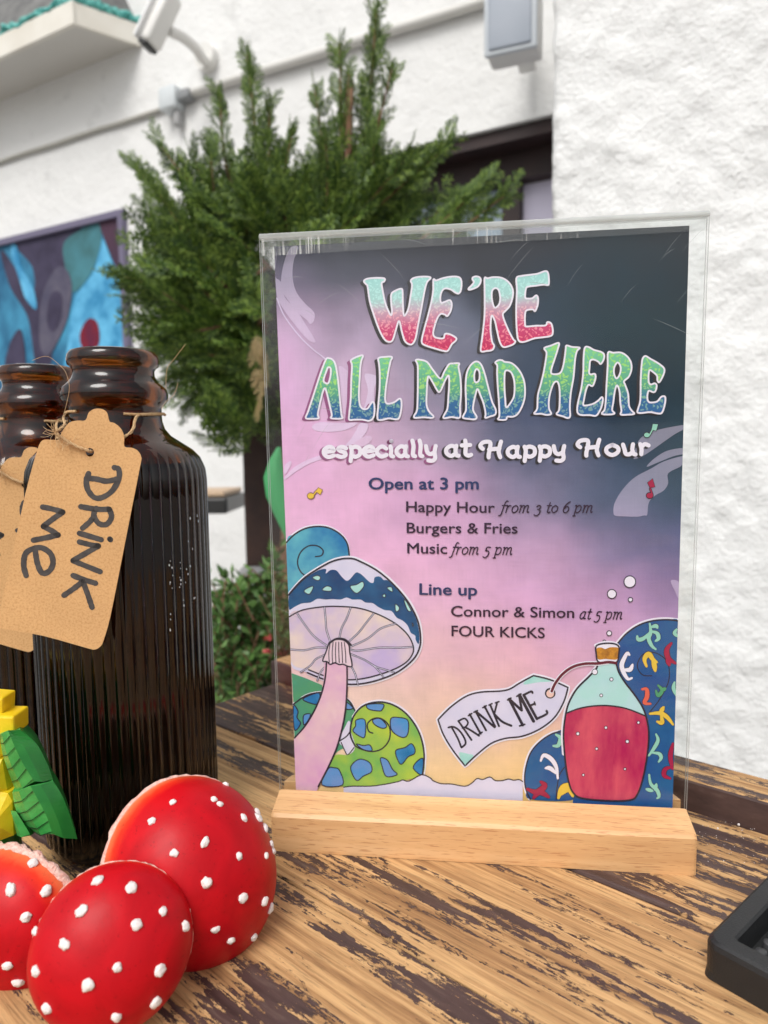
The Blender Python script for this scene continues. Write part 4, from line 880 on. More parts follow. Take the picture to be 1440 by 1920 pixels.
swirl([(1040, 960), (1130, 980), (1090, 1090), (980, 1190), (860, 1230), (930, 1140), (990, 1040)], .5, 3)
swirl([(960, 1200), (1080, 1120), (1160, 1115), (1170, 1160), (1100, 1220), (1010, 1235)], .30, 4)
swirl([(145, 1600), (260, 1480), (420, 1390), (600, 1330), (610, 1370), (430, 1440), (280, 1530), (160, 1620)], .5, 2)
swirl([(150, 1560), (150, 1460), (215, 1405), (230, 1430), (200, 1500)], .5, 4)
SWO = (1120, 780, 8)
swirl([(620, 370), (760, 260), (980, 190), (1335, 130), (1330, 180), (1150, 280), (880, 470), (700, 590), (600, 635), (540, 620)], .30, 1)
swirl([(740, 760), (850, 640), (1050, 520), (1325, 480), (1325, 560), (1150, 600), (900, 700)], .30, 1)
swirl([(240, 1440), (260, 1300), (380, 1100), (560, 920), (800, 790), (1000, 680), (1290, 600), (1300, 680), (1240, 760), (1060, 860), (1060, 1010), (990, 1120), (870, 1190), (770, 1300), (745, 1480), (700, 1490), (600, 1510), (400, 1505), (270, 1495)], .30, 2)
SWO = (900, 860, 3.273)
swirl([(1170, 748), (1222, 760), (1222, 860), (1195, 810)], .30, 2)

# --- music notes, bubbles
def note(name, o_, head, stem, flag, m, ol, label):
    P = Print(name, *o_, label=label)
    for e, mm, ly in ((2.6, ol, 8), (0, m, 10)):
        P.dot(*head[:2], head[2] + e * .55, mm, ly, ry=head[2] * .85 + e * .55); P.line(stem, 2.2 + e, mm, ly, smooth=False); P.poly(flag, mm, ly, smooth=False)
        if e: P.line(flag, 2.2, mm, ly, closed=True, smooth=False)
    P.done()
note('music_note', (1120, 780, 8), (738, 285, 5), [(770, 300), (825, 200)], [(830, 120), (905, 125), (878, 220), (810, 205)], K['sg'], K['shd'], 'aqua music note')
note('music_note', (1120, 780, 8), (782, 1192, 6), [(822, 1180), (790, 1090)], [(825, 940), (858, 1062), (790, 1075), (750, 1000)], K['red'], K['ln'], 'red music note')
note('music_note', (560, 860, 3.273), (75, 228, 6), [(92, 222), (112, 196)], [(122, 178), (146, 192), (134, 220), (108, 200)], K['yel'], ink('ink_brown', (120, 80, 60)), 'yellow music note')
for x, y, r in ((918, 754, 10.8), (808, 829, 8.3), (922, 864, 4), (792, 1070, 4.5), (762, 1122, 3)): P = Print('bubble', 900, 860, 3.273); P.dot(x, y, r + 1, K['ln'], 8, n=24); P.dot(x, y, r - .8, K['wht'], 9, n=24); P.done()
# --- mushroom drawing
z1_ = (530, 970, 5.333); z2_ = (530, 1220, 5.143)
P = Print('mushroom_drawing', *z1_)
curl = [(40, 250), (120, 170), (230, 110), (360, 90), (480, 110), (590, 180), (650, 270), (668, 400), (560, 470), (300, 600), (150, 700), (58, 770)]
P.line([(x - 2, y - 8) for x, y in curl[:8]], 5, K['wht'], 4); P.poly(curl, K['teal'], 5); P.line(curl[:8], 3, K['ln'], 6)
P.line([(245, 595), (180, 540), (150, 450), (180, 350), (260, 285), (350, 285), (405, 330), (390, 380), (330, 392)], 2.6, K['ln'], 6)
capo = [(60, 775), (200, 620), (360, 510), (520, 430), (680, 408), (800, 450), (960, 540), (1120, 680), (1260, 850), (1350, 1030), (1378, 1180), (1372, 1290), (1320, 1400), (1200, 1510), (1050, 1590), (850, 1650), (650, 1665), (430, 1620), (250, 1550), (85, 1475)]
P.line(capo[:1] + [(x + 6, y - 6) for x, y in capo[1:12]] + [(x + 8, y + 4) for x, y in capo[12:-1]], 7, K['wht'], 7)
P.poly(capo + [(70, 1100)], K['lil'], 8, n=5)
P.poly([(65, 780), (200, 628), (355, 530), (435, 515), (432, 560), (480, 525), (540, 530), (590, 590), (640, 632), (680, 610), (735, 550), (790, 570), (870, 645), (910, 650), (920, 600), (975, 590), (1010, 625), (1050, 628), (1130, 700), (1260, 870), (1340, 1030), (1368, 1180), (1360, 1265), (1330, 1220), (1325, 1180), (1280, 1150), (1250, 1080), (1200, 1030), (1140, 1000), (1090, 935), (1020, 925), (950, 890), (900, 855), (830, 850), (780, 820), (700, 820), (640, 800), (580, 820), (500, 815), (430, 820), (350, 812), (280, 850), (190, 860), (110, 900), (66, 918)], K['cap'], 9, n=3)
for L in ([(300, 600), (350, 578), (380, 600), (355, 630)], [(215, 735), (260, 700), (310, 690), (270, 765)], [(398, 725), (440, 685), (490, 700), (480, 735)], [(678, 685), (740, 670), (800, 640), (812, 690), (750, 755), (700, 730)], [(1045, 700), (1090, 695), (1100, 740), (1070, 730)], [(1000, 775), (1025, 765), (1028, 795), (1005, 792)], [(1128, 865), (1165, 895), (1160, 930), (1132, 935)], [(1215, 830), (1235, 835), (1285, 930), (1250, 925)], [(1295, 1050), (1308, 1070), (1302, 1088)]):
    P.poly(L, K['aqua'], 11); P.line(L, 1.6, K['ln'], 12, closed=True)
P.line(capo[:-1], 3.2, K['ln'], 13)
gill = [(70, 990), (200, 925), (400, 892), (560, 888), (760, 905), (950, 965), (1130, 1060), (1250, 1170), (1305, 1280), (1300, 1360), (1230, 1450), (1080, 1530), (850, 1600), (650, 1620), (450, 1590), (260, 1520), (85, 1435)]
P.poly(gill, K['gill'], 10); P.line(gill[:-1], 2.6, K['ln'], 12)
for L in ([(145, 955), (230, 1080), (320, 1190), (445, 1280)], [(420, 895), (432, 1020), (440, 1120), (478, 1240)], [(682, 900), (640, 1010), (590, 1110), (565, 1235)], [(915, 955), (830, 1060), (760, 1150), (645, 1255)], [(1130, 1060), (980, 1110), (850, 1210), (680, 1290)], [(1300, 1292), (1160, 1300), (960, 1300), (760, 1330), (680, 1318)], [(80, 1318), (220, 1325), (330, 1300), (440, 1300)]):
    P.line(L, 3.6, K['ln'], 12, n=8); P.line(L, 1.3, K['lil'], 13, n=8)
P.o = z2_
for L in ([(175, 205), (270, 140), (320, 80), (400, 40)], [(335, 285), (370, 200), (415, 150)], [(665, 150), (700, 220), (728, 325)], [(660, 30), (790, 85), (900, 150), (1010, 185), (1075, 205)], [(800, 90), (900, 160), (975, 255)]):
    P.line(L, 3.4, K['ln'], 12, n=8); P.line(L, 1.2, K['lil'], 13, n=8)
# stem and ruff
P.poly([(88, 215), (240, 270), (380, 330), (390, 400), (240, 430), (105, 515)], K['grn2'], 4, smooth=False)
P.poly([(425, 60), (620, 60), (625, 400), (600, 640), (540, 880), (460, 1080), (345, 1310), (300, 1400), (125, 1420), (50, 1350), (60, 1000), (105, 845), (240, 690), (330, 540), (390, 350)], K['stem'], 14, n=4)
P.line([(425, 100), (415, 240), (380, 400), (310, 570), (220, 720), (118, 835)], 3.2, K['ln'], 15); P.line([(622, 120), (622, 360), (600, 620), (540, 880), (460, 1080), (345, 1305)], 3.2, K['ln'], 15)
ruff = [(455, -80), (520, -112), (590, -105), (640, -60), (650, 20), (672, 140), (630, 145), (585, 125), (550, 130), (505, 112), (460, 128), (430, 100), (388, 95), (420, 10)]
P.poly(ruff, ink('ink_ruff', (226, 204, 218)), 16, n=3); P.line(ruff, 2.6, K['ln'], 17, closed=True, n=3)
for i in range(6): xx = 452 + i * 32; P.line([(462 + i * 27, -85), (xx - 4, 10), (xx, 112)], 1.7, K['ln'], 17)
P.line([(450, -75), (520, -118), (600, -112), (660, -60)], 4, K['ln'], 18)
P.done()
# --- curled patterned shapes at lower left
P = Print('green_curl_drawing', *z2_)
c0 = [(105, 515), (230, 430), (370, 400), (520, 410), (640, 480), (700, 580), (660, 700), (640, 900), (500, 1000), (340, 1300), (120, 1290), (115, 820)]
P.line(c0[:6], 5, K['wht'], 4); P.poly(c0, K['grn2'], 5); P.line(c0[:6], 3, K['ln'], 6)
for L, mm in (([(200, 460), (350, 405), (345, 510), (260, 500)], 'blu2'), ([(105, 530), (150, 580), (140, 640), (175, 700), (115, 760)], 'blu2'), ([(205, 620), (270, 610), (240, 680), (205, 710)], 'blu'), ([(610, 490), (680, 550), (615, 560)], 'blu')): P.poly(L, K[mm], 7); P.line(L, 2, K['ln'], 8, closed=True)
P.poly([(600, 740), (650, 680), (700, 920), (630, 1000), (590, 930), (545, 870)], K['lil'], 7); P.line([(545, 870), (620, 820), (660, 760)], 2.4, K['ln'], 8); P.line([(565, 880), (600, 960), (630, 1000), (690, 930)], 2, K['ln'], 8)
c1 = [(655, 750), (680, 640), (760, 540), (880, 495), (1010, 500), (1140, 560), (1250, 670), (1330, 820), (1365, 1000), (1350, 1190), (1150, 1250), (860, 1310), (600, 1305), (440, 1300), (420, 1180), (500, 1010), (640, 1000), (700, 920)]
P.line([(x + 5, y - 5) for x, y in c1[1:10]], 7, K['wht'], 8); P.poly(c1, K['grn'], 9); P.line([(500, 1010), (640, 985), (700, 910), (655, 800)] + c1[1:10], 3.2, K['ln'], 12) if False else P.line([(700, 915), (660, 830)] + c1[0:10], 3.2, K['ln'], 12)
P.line([(870, 790), (830, 770), (820, 700), (880, 650), (960, 655), (1030, 730), (1030, 850), (960, 940), (860, 968), (760, 945), (700, 915)], 2.6, K['ln'], 12)
for L, mm in (([(820, 515), (970, 512), (960, 565), (930, 578), (830, 560)], 'blu'), ([(710, 665), (795, 665), (795, 820), (750, 825), (680, 770), (705, 720)], 'blu'), ([(870, 665), (940, 650), (1005, 720), (965, 745), (890, 710)], 'blu'), ([(1045, 650), (1120, 640), (1205, 665), (1215, 760), (1190, 825), (1130, 825), (1050, 760)], 'blu'), ([(710, 895), (780, 910), (840, 905), (862, 960), (780, 950)], 'blu'),
             ([(1090, 960), (1180, 930), (1240, 892), (1275, 940), (1270, 990), (1210, 1020), (1150, 1090), (1115, 1060)], 'blu2'), ([(1355, 1040), (1300, 1060), (1260, 1130), (1345, 1190)], 'blu2'), ([(660, 1110), (740, 1042), (840, 1075), (860, 1160), (780, 1205), (720, 1248), (675, 1190)], 'blu'), ([(945, 1030), (1010, 1050), (1060, 1140), (1105, 1190), (1000, 1208), (960, 1110)], 'blu'), ([(440, 1135), (500, 1125), (550, 1150), (580, 1290), (380, 1290)], 'blu')):
    P.poly(L, K[mm], 10, n=4); P.line(L, 2, ink('ink_teal_line', (32, 84, 110)) if False else K['ln'], 11, closed=True, n=4)
snow = [(590, 1310), (680, 1300), (850, 1300), (1000, 1280), (1120, 1255), (1160, 1240), (1220, 1252), (1340, 1190), (1425, 1222)]
sn2 = [(800 + a / 5.143, 1230 + b / 5.143) for a, b in ((60, 1195), (140, 1225), (240, 1228), (370, 1250), (440, 1215), (485, 1175), (540, 1185), (610, 1160), (660, 1195), (730, 1195), (790, 1180), (840, 1192), (890, 1185)  , (925, 1205))]
top_ = [P.T(p) for p in snow] + [Vector((*p, 0)) for p in sn2]; top_s = cat(top_, 3)
bot = [Vector((p.x, 1486 + (p.x - 645) * .058, 0)) for p in reversed(top_s)]
W = PW(top_s + bot, 13); n = len(top_s)
P.A.add((W, [(i, 2 * n - 1 - i, 2 * n - 2 - i, i + 1) for i in range(n - 1)]), P.mi(K['lil'])); P.line(top_s, 2, K['ln'], 15, px=True, smooth=False)
P.done()
# --- label and bottle drawing
P = Print('drawn_label', 800, 1230, 5.143)
lab = [(110, 610), (230, 490), (380, 385), (520, 345), (700, 335), (800, 315), (900, 255), (1030, 185)]
lab2 = [(1030, 185), (1190, 225), (1362, 300)]; lab3 = [(1362, 300), (1320, 440), (1230, 590), (1090, 700), (920, 770), (760, 790), (620, 840), (480, 950), (370, 1055)]; lab4 = [(370, 1055), (250, 900), (160, 750), (110, 610)]
full = [p for seg in (lab, lab2, lab3, lab4) for p in [tuple(v) for v in cat([(*q, 0) for q in seg], 5)][:-1]]
full2 = [(p[0], p[1]) for p in full]
P.line(full2, 9, K['wht'], 7, closed=True, smooth=False); P.poly(full2, K['lil'], 8, smooth=False); P.line(full2, 3, K['ln'], 10, closed=True, smooth=False)
P.poly([(1030, 190), (1200, 240), (1080, 250), (930, 270)], K['aqua'], 9); P.poly([(310, 930), (400, 940), (450, 960), (370, 1045)], K['aqua'], 9)
T_ = K['ln']
for L, wv in (([(210, 685), (255, 678), (310, 710), (360, 780), (375, 840), (335, 878)], 3.6), ([(245, 690), (300, 790), (332, 872)], 3.6), ([(305, 622), (360, 700), (432, 805)], 3.8), ([(312, 620), (365, 598), (398, 635), (380, 675), (345, 690)], 3.4), ([(375, 685), (430, 715), (505, 765)], 3.8), ([(415, 558), (520, 745)], 4), ([(402, 572), (436, 550)], 3), ([(500, 752), (535, 730)], 3),
            ([(472, 530), (572, 712)], 4), ([(475, 530), (655, 682)], 4.4), ([(558, 482), (660, 675)], 4), ([(455, 538), (490, 522)], 3), ([(540, 495), (575, 475)], 3), ([(612, 465), (697, 672)], 4), ([(680, 442), (650, 560)], 3.6), ([(655, 560), (730, 630), (815, 668)], 4.4), ([(600, 470), (630, 455)], 3), ([(662, 448), (697, 436)], 3),
            ([(795, 412), (925, 662)], 5.4), ([(800, 415), (915, 520)], 5), ([(890, 372), (917, 520)], 4.6), ([(895, 372), (1030, 625)], 6), ([(780, 420), (812, 402)], 3.4), ([(868, 385), (908, 362)], 3.4), ([(895, 670), (945, 655)], 3.4), ([(935, 372), (1062, 602)], 5.2), ([(935, 372), (1005, 338), (1020, 352)], 4), ([(990, 478), (1042, 455)], 4), ([(1038, 440), (1046, 468)], 3), ([(1060, 602), (1155, 556), (1155, 525)], 4.4)):
    P.line(L, wv, T_, 11, smooth=len(L) > 2)
P.dot(1190, 355, 10, K['ln'], 11, n=24); P.dot(1190, 358, 7.2, ink('ink_peach', (236, 200, 190)), 12, n=24)
P.done()
P = Print('bottle_drawing', 1000, 1150, 5.143)
big = [(810, 290), (900, 190), (1020, 110), (1160, 68), (1300, 60), (1400, 72), (1395, 300), (1385, 800), (1358, 1500), (1346, 1800), (1344, 1880), (1250, 1895), (1010, 1895), (420, 1895), (450, 1600), (700, 1300), (830, 800), (780, 420)]
P.line([(x - 3, y - 8) for x, y in big[:6]], 6, K['wht'], 4); P.poly(big, K['deep'], 5, n=4); P.line(big[:6], 3, K['ln'], 6)
sm = [(295, 1140), (200, 1150), (80, 1220), (-20, 1330), (-70, 1470), (-85, 1600), (-70, 1700), (-30, 1790), (360, 1800), (420, 1700), (330, 1400)]
P.line([(x - 6, y - 3) for x, y in sm[:8]], 6, K['wht'], 4); P.poly(sm, K['deep'], 5); P.line(sm[:8], 2.6, K['ln'], 6)
def motif(strokes, m, wv=6.5):
    for L in strokes: P.line(L, wv * 1.2 + 2.2, K['ln'], 6, taper=True)
    for L in strokes: P.line(L, wv * 1.2, m, 7, taper=True)
motif([[(1120, 95), (1130, 180), (1110, 240), (1140, 310), (1180, 345)], [(1125, 180), (1060, 240), (1010, 250), (1000, 215)], [(1130, 170), (1190, 190), (1205, 240), (1175, 265)], [(1135, 130), (1180, 120), (1195, 140)]], K['sg'])
motif([[(925, 400), (905, 380), (870, 440), (850, 500), (870, 570), (910, 630), (950, 620)], [(870, 540), (930, 540), (955, 490)]], K['wht'], 7)
motif([[(1090, 510), (1070, 440), (1110, 390), (1150, 440), (1190, 470)], [(1150, 430), (1165, 500), (1175, 555)]], K['yel'], 8)
motif([[(1330, 285), (1285, 350), (1300, 430), (1370, 480)], [(1290, 420), (1310, 500)]], K['red'], 8)
motif([[(1045, 730), (1090, 730), (1095, 800), (1070, 860), (1130, 870)]], K['org'], 7)
motif([[(1200, 690), (1240, 740), (1200, 790), (1180, 740)], [(1240, 740), (1275, 720)]], K['grn2'], 6)
motif([[(1120, 965), (1220, 960), (1290, 1000), (1345, 1070)], [(1220, 960), (1255, 900)], [(1230, 980), (1240, 1050), (1190, 1040)]], K['yel'], 7)
motif([[(1180, 1160), (1200, 1220), (1160, 1300), (1110, 1370)], [(1140, 1340), (1210, 1350), (1230, 1390), (1205, 1430)]], K['sg'], 6)
motif([[(1345, 1250), (1320, 1370), (1340, 1500)], [(1330, 1480), (1270, 1500), (1260, 1560), (1320, 1590)]], K['red'], 7)
motif([[(1115, 1550), (1130, 1640), (1190, 1700), (1210, 1760), (1190, 1780)], [(1085, 1690), (1150, 1710)], [(1185, 1640), (1170, 1700)]], K['sg'], 6)
motif([[(1380, 150), (1360, 190), (1395, 225)]], K['sg'], 6); motif([[(1360, 660), (1350, 720), (1375, 790)]], K['sg'], 6)
motif([[(215, 1165), (260, 1200), (240, 1270), (190, 1275)]], K['sg'], 7); motif([[(70, 1420), (100, 1365), (170, 1400), (220, 1480), (235, 1590)], [(115, 1490), (160, 1490), (220, 1540)]], K['wht'], 7)
motif([[(-60, 1690), (30, 1720), (110, 1660), (70, 1620)], [(0, 1780), (60, 1720), (150, 1770)]], K['red'], 9); motif([[(350, 1640), (280, 1680), (240, 1780)], [(270, 1740), (340, 1690), (380, 1760)]], K['yel'], 9)
P.line([(1140, 600), (1050, 590), (1000, 500), (1060, 390), (1180, 380), (1290, 470), (1305, 640), (1220, 820), (1120, 950)], 2, K['ln'], 6)
P.line([(300, 1480), (250, 1560), (225, 1700), (220, 1790)], 2, K['ln'], 6)
# glass body
body = [(620, 470), (610, 520), (540, 600), (420, 720), (340, 860), (305, 1000), (290, 1160), (300, 1350), (320, 1520), (345, 1640), (380, 1720), (460, 1775), (700, 1800), (930, 1795), (1000, 1740), (1050, 1600), (1090, 1400), (1110, 1200), (1100, 1060), (1060, 920), (980, 790), (880, 660), (820, 560), (795, 480), (760, 455), (680, 450)]
P.line([(x - 7, y) for x, y in body[:8]], 7, K['wht'], 8); P.poly(body, K['gls'], 10, n=4)
liq = [(325, 955), (450, 910), (600, 887), (740, 887), (900, 915), (1080, 985), (1105, 1060), (1110, 1200), (1090, 1400), (1050, 1600), (1000, 1740), (930, 1795), (700, 1800), (460, 1775), (380, 1720), (345, 1640), (320, 1520), (300, 1350), (290, 1160), (303, 1040)]
P.poly(liq, K['liq'], 11, n=4)
P.line(liq[:6], 2.8, K['ln'], 13); P.line(body, 3.4, K['ln'], 14, closed=True, n=4)
cork = [(605, 310), (690, 285), (780, 290), (822, 320), (820, 390), (800, 465), (700, 470), (622, 462), (605, 390)]
P.line([(x - 4, y - 3) for x, y in cork[:4]], 7, K['wht'], 8); P.poly(cork, K['wht'], 15); P.poly([(608, 335), (650, 325), (690, 340), (730, 325), (780, 322), (820, 335), (815, 400), (800, 440), (740, 440), (690, 435), (625, 440), (608, 390)], K['cork'], 16); P.line(cork, 3, K['ln'], 17, closed=True)
cord = [(175, 745), (210, 670), (280, 580), (380, 510), (500, 480), (620, 478), (720, 465), (795, 475)]
P.line(cord[:7], 8.5, K['wht'], 15); P.line(cord, 5, K['cord'], 18)
for x, y, r in ((427, 1155, 2.6), (697, 1097, 2.2), (1010, 1048, 2), (903, 1230, 2.6), (608, 1300, 2), (750, 632, 2.6), (652, 786, 2.2), (590, 560, 4.6), (880, 1495, 1.7), (480, 1552, 1.7)): P.dot(x, y, r + 1.3, K['ln'], 15); P.dot(x, y, r, K['wht'], 16)
P.done()
# ================================================================== BOTTLES
def amber(name):
    m, nt, b = mat(name); b.inputs['Base Color'].default_value = (.18, .045, .0045, 1); b.inputs['Transmission Weight'].default_value = 1; b.inputs['Roughness'].default_value = .015; b.inputs['IOR'].default_value = 1.5
    return m
M['amber'] = amber('amber_glass')
M['dark_core'] = plain('dark_core_fill', (.007, .0035, .003), .12)
def bottle(X, Y, label):
    r0 = empty('amber_bottle', (X, Y, 0), (0, 0, .1), label=label, cat='bottle', group='ribbed amber glass bottles')
    out = [(.0, .0), (.040, .0), (.0455, .002), (.0475, .006), (.048, .012), (.048, .05), (.048, .1), (.048, .15), (.048, .19), (.0479, .203), (.0472, .209), (.0445, .2155), (.0405, .2198), (.0345, .2238), (.029, .2275), (.0258, .2315), (.0245, .236), (.0243, .2405), (.0245, .2435),
           (.0268, .2455), (.0281, .2475), (.0283, .2505), (.0276, .2535), (.0250, .2560), (.0226, .2585), (.0214, .2610), (.0213, .2635), (.0222, .2652), (.0238, .2665), (.0242, .2690), (.0238, .2715), (.0225, .2735), (.0205, .2742), (.0190, .2735), (.0183, .2710), (.0186, .262), (.0190, .252), (.0200, .236), (.0225, .2275), (.0300, .2205), (.0400, .213), (.0440, .204), (.0440, .012), (.040, .006), (.0, .0055)]
    NR = 52
    def rib(r, z, a, k):
        if k < 34 and .004 < z < .2125 and r > .04:
            f = min(1, (z - .004) / .008) * min(1, (.2135 - z) / .006); return r - .0011 * f * (1 - abs(math.sin(NR * a / 2)) ** .8) * 1.2
        return r
    V, F = lathe(out, NR * 8, rib); o = mesh('glass', V, F, M['amber'], r0, True); 
    core_ = [(.0, .0046), (.0405, .0052), (.0458, .0125), (.0458, .2035), (.0449, .2085), (.0425, .2115), (.0, .2116)]
    V, F = lathe(core_, 64); mesh('added_dark_core', V, F, M['dark_core'], r0, True)  # opaque core added inside so that the ribbed glass body looks near black
    return r0
b1o = bottle(-.149, .385, 'nearer and taller-looking ribbed amber bottle with an added dark core, its whole mouth and right side visible')
b2o = bottle(-.2225, .449, 'further ribbed amber bottle at the left picture edge, partly behind the other one')
# fingerprints of white residue on the nearer bottle
A = Acc(); rs = random.Random(8)
for (x, y, n_) in ((318, 1060, 7), (322, 1080, 5), (338, 1075, 8), (345, 1110, 6), (360, 1045, 4), (365, 1125, 4), (320, 1170, 6), (370, 985, 2), (352, 1070, 4), (358, 1000, 3), (371, 955, 2), (340, 1095, 5)):
    for k in range((n_ + 1) // 2):
        qx, qy = x + rs.gauss(0, 1.6), y + rs.gauss(0, 14); r = ray(qx, qy); c = Vector((-.149, .385)); d = Vector((r.x, r.y)); o_ = Vector((0, 0)) - c; a_ = d.dot(d); b_ = 2 * o_.dot(d); cc = o_.dot(o_) - .0483 ** 2; D = b_ * b_ - 4 * a_ * cc
        if D < 0: continue
        t = (-b_ - math.sqrt(D)) / (2 * a_); p = CAM + r * t - Vector((-.149, .385, 0)); nn = Vector((p.x, p.y, 0)).normalized(); u = Vector((-nn.y, nn.x, 0)); s = rs.uniform(.0002, .00055)
        P8 = [p + u * s * math.cos(q) * rs.uniform(.5, 1) + Vector((0, 0, 1)) * s * math.sin(q) * rs.uniform(.8, 2.2) for q in [k2 * math.pi / 4 for k2 in range(8)]]
        A.add((P8 + [p + nn * .0001], [(i, (i + 1) % 8, 8) for i in range(8)]))
rot_ = Matrix.Rotation(-.1, 3, 'Z'); A.v = [tuple(rot_ @ Vector(v)) for v in A.v]
A.obj('white_residue', plain('residue', (.6, .6, .58), .8), b1o)
# ================================================================== TAGS
kraft = None
def kraft_mat():
    m, nt, b = mat('kraft_card'); cd = coords(nt); n1 = N(nt, 'ShaderNodeTexNoise', i_Scale=900, i_Detail=5, i_Roughness=.7); nt.links.new(cd.outputs[0], n1.inputs[0])
    n2 = N(nt, 'ShaderNodeTexNoise', i_Scale=40, i_Detail=3); nt.links.new(cd.outputs[0], n2.inputs[0])
    r = ramp(nt, [(.3, lin((186, 140, 92))), (.5, lin((208, 164, 114))), (.7, lin((216, 174, 124)))]); nt.links.new(n1.outputs[0], r.inputs[0])
    r2 = ramp(nt, [(.3, .9), (.7, 1.)]); nt.links.new(n2.outputs[0], r2.inputs[0]); mx = N(nt, 'ShaderNodeMix', data_type='RGBA', blend_type='MULTIPLY', i_0=1.); nt.links.new(r.outputs[0], mx.inputs[6]); nt.links.new(r2.outputs[0], mx.inputs[7])
    nt.links.new(mx.outputs[2], b.inputs['Base Color']); b.inputs['Roughness'].default_value = .85; b.inputs['Specular IOR Level'].default_value = .2; bump(nt, b, n1.outputs[0], .3, .0002); return m
M['kraft'] = kraft_mat(); M['marker'] = plain('black_marker', lin((72, 68, 66)), .7, lin((54, 50, 50)), 300)
M['twine'] = plain('jute_twine', lin((176, 140, 100)), .9, lin((206, 176, 134)), 600)
TO = [(79, 826), (95, 824.5), (111, 824), (115, 812), (129, 793), (145, 788.5), (160, 788), (166, 774), (175, 767.5), (184, 766), (194, 768), (201, 775), (205, 790), (214, 793), (226, 803), (232.5, 818), (233, 837), (247, 839.5), (258, 845), (264.7, 857), (263, 872), (245, 963), (226, 1060), (206.6, 1156.5), (194, 1201), (187, 1213), (177, 1218), (161, 1214.6), (80, 1192), (6, 1179), (-3, 1173), (-4, 1160), (19, 1060), (48, 924), (69, 847)]
HO = (168.5, 848)
TS = [[(664, 733), (690, 745), (690, 800), (650, 870), (590, 908), (545, 905), (510, 860), (502, 810), (515, 768)], [(508, 795), (560, 800), (620, 812), (680, 800)], [(470, 960), (560, 975), (635, 975)], [(635, 975), (648, 1020), (620, 1062), (575, 1058), (545, 1010), (560, 970)], [(548, 1015), (520, 1050), (480, 1085)], [(462, 1115), (530, 1135), (588, 1152)], [(638, 1148), (642, 1152)],
      [(462, 1165), (520, 1180), (572, 1188)], [(572, 1188), (500, 1230), (425, 1272)], [(425, 1275), (500, 1305), (582, 1338)], [(425, 1360), (490, 1385), (555, 1405)], [(485, 1392), (430, 1435), (372, 1475)], [(482, 1395), (510, 1470), (535, 1545)],
      [(248, 962), (310, 975), (365, 992)], [(365, 992), (310, 1030), (252, 1075)], [(252, 1075), (300, 1100), (338, 1125)], [(338, 1125), (270, 1140), (195, 1155)], [(152, 1360), (138, 1300), (148, 1235), (190, 1205), (245, 1200), (295, 1235), (308, 1290), (285, 1335), (245, 1345), (218, 1290), (205, 1215)]]
def make_tag(Y, dx, dy, label, k=1.0):
    mp_ = lambda x, y: (184 + dx + (x - 184) * k, 767 + dy + (y - 767) * k)
    # plane leans back against the bottle, hinged at its lower edge
    c = at(*mp_(120, 1180), Y); n = Vector((.06, -1, .07)).normalized()
    xa = Vector((1, .06, 0)); xa = (xa - n * xa.dot(n)).normalized(); ya = n.cross(xa); 
    if ya.z < 0: ya = -ya
    o = empty('gift_tag', c, label=label, cat='tag', group='kraft paper tags hanging from the bottles'); o.rotation_euler = Matrix((xa, ya, xa.cross(ya))).transposed().to_euler()
    def W(x, y, z=0):
        q = onplane(*mp_(x, y), c, n) - c; return Vector((q.dot(xa), q.dot(ya), z))
    P0 = cat([W(*p) for p in TO], 3, True); H0 = [W(HO[0] + 8 * math.cos(a), HO[1] + 8 * math.sin(a)) for a in [k2 * math.pi / 8 for k2 in range(16)]]
    def bend(v): return Vector((v.x, v.y, v.z))
    tri = tessellate_polygon([P0, H0]); flat = P0 + H0; n_ = len(flat); t = .0005
    V = [bend(v) for v in flat] + [bend(v) - Vector((0, 0, t)) for v in flat]; F = [tuple(a) for a in tri] + [tuple(i + n_ for i in reversed(a)) for a in tri]
    a0_ = len(P0)
    F += [(i, (i + 1) % a0_, (i + 1) % a0_ + n_, i + n_) for i in range(a0_)] + [(a0_ + i, a0_ + (i + 1) % 16, a0_ + (i + 1) % 16 + n_, a0_ + i + n_) for i in range(16)]
    fix(mesh('card', V, F, M['kraft'], o))
    A = Acc(); rs = random.Random(2)
    for S in TS:
        Q = cat([W(p[0] / 3.098, 640 + p[1] / 3.098) for p in S], 6); hw_ = .00135 * (Y / .33) * k
        L = []
        for i, q in enumerate(Q):
            d = (Q[min(i + 1, len(Q) - 1)] - Q[max(i - 1, 0)]).normalized(); nn = Vector((-d.y, d.x, 0)); wv = hw_ * rs.uniform(.93, 1.08); L.append((q + nn * wv, q - nn * wv))
        vs = [bend(a) + Vector((0, 0, .00012)) for pr in L for a in pr]; A.add((vs, [(2 * i, 2 * i + 1, 2 * i + 3, 2 * i + 2) for i in range(len(L) - 1)]))
        for q in (Q[0], Q[-1]): A.add(([bend(q + Vector((hw_ * math.cos(a), hw_ * math.sin(a), 0))) + Vector((0, 0, .00013)) for a in [k2 * math.pi / 5 for k2 in range(10)]], [tuple(range(10))]))
    mesh('handwriting', A.v, A.f, M['marker'], o)
    return o, c, n, mp_
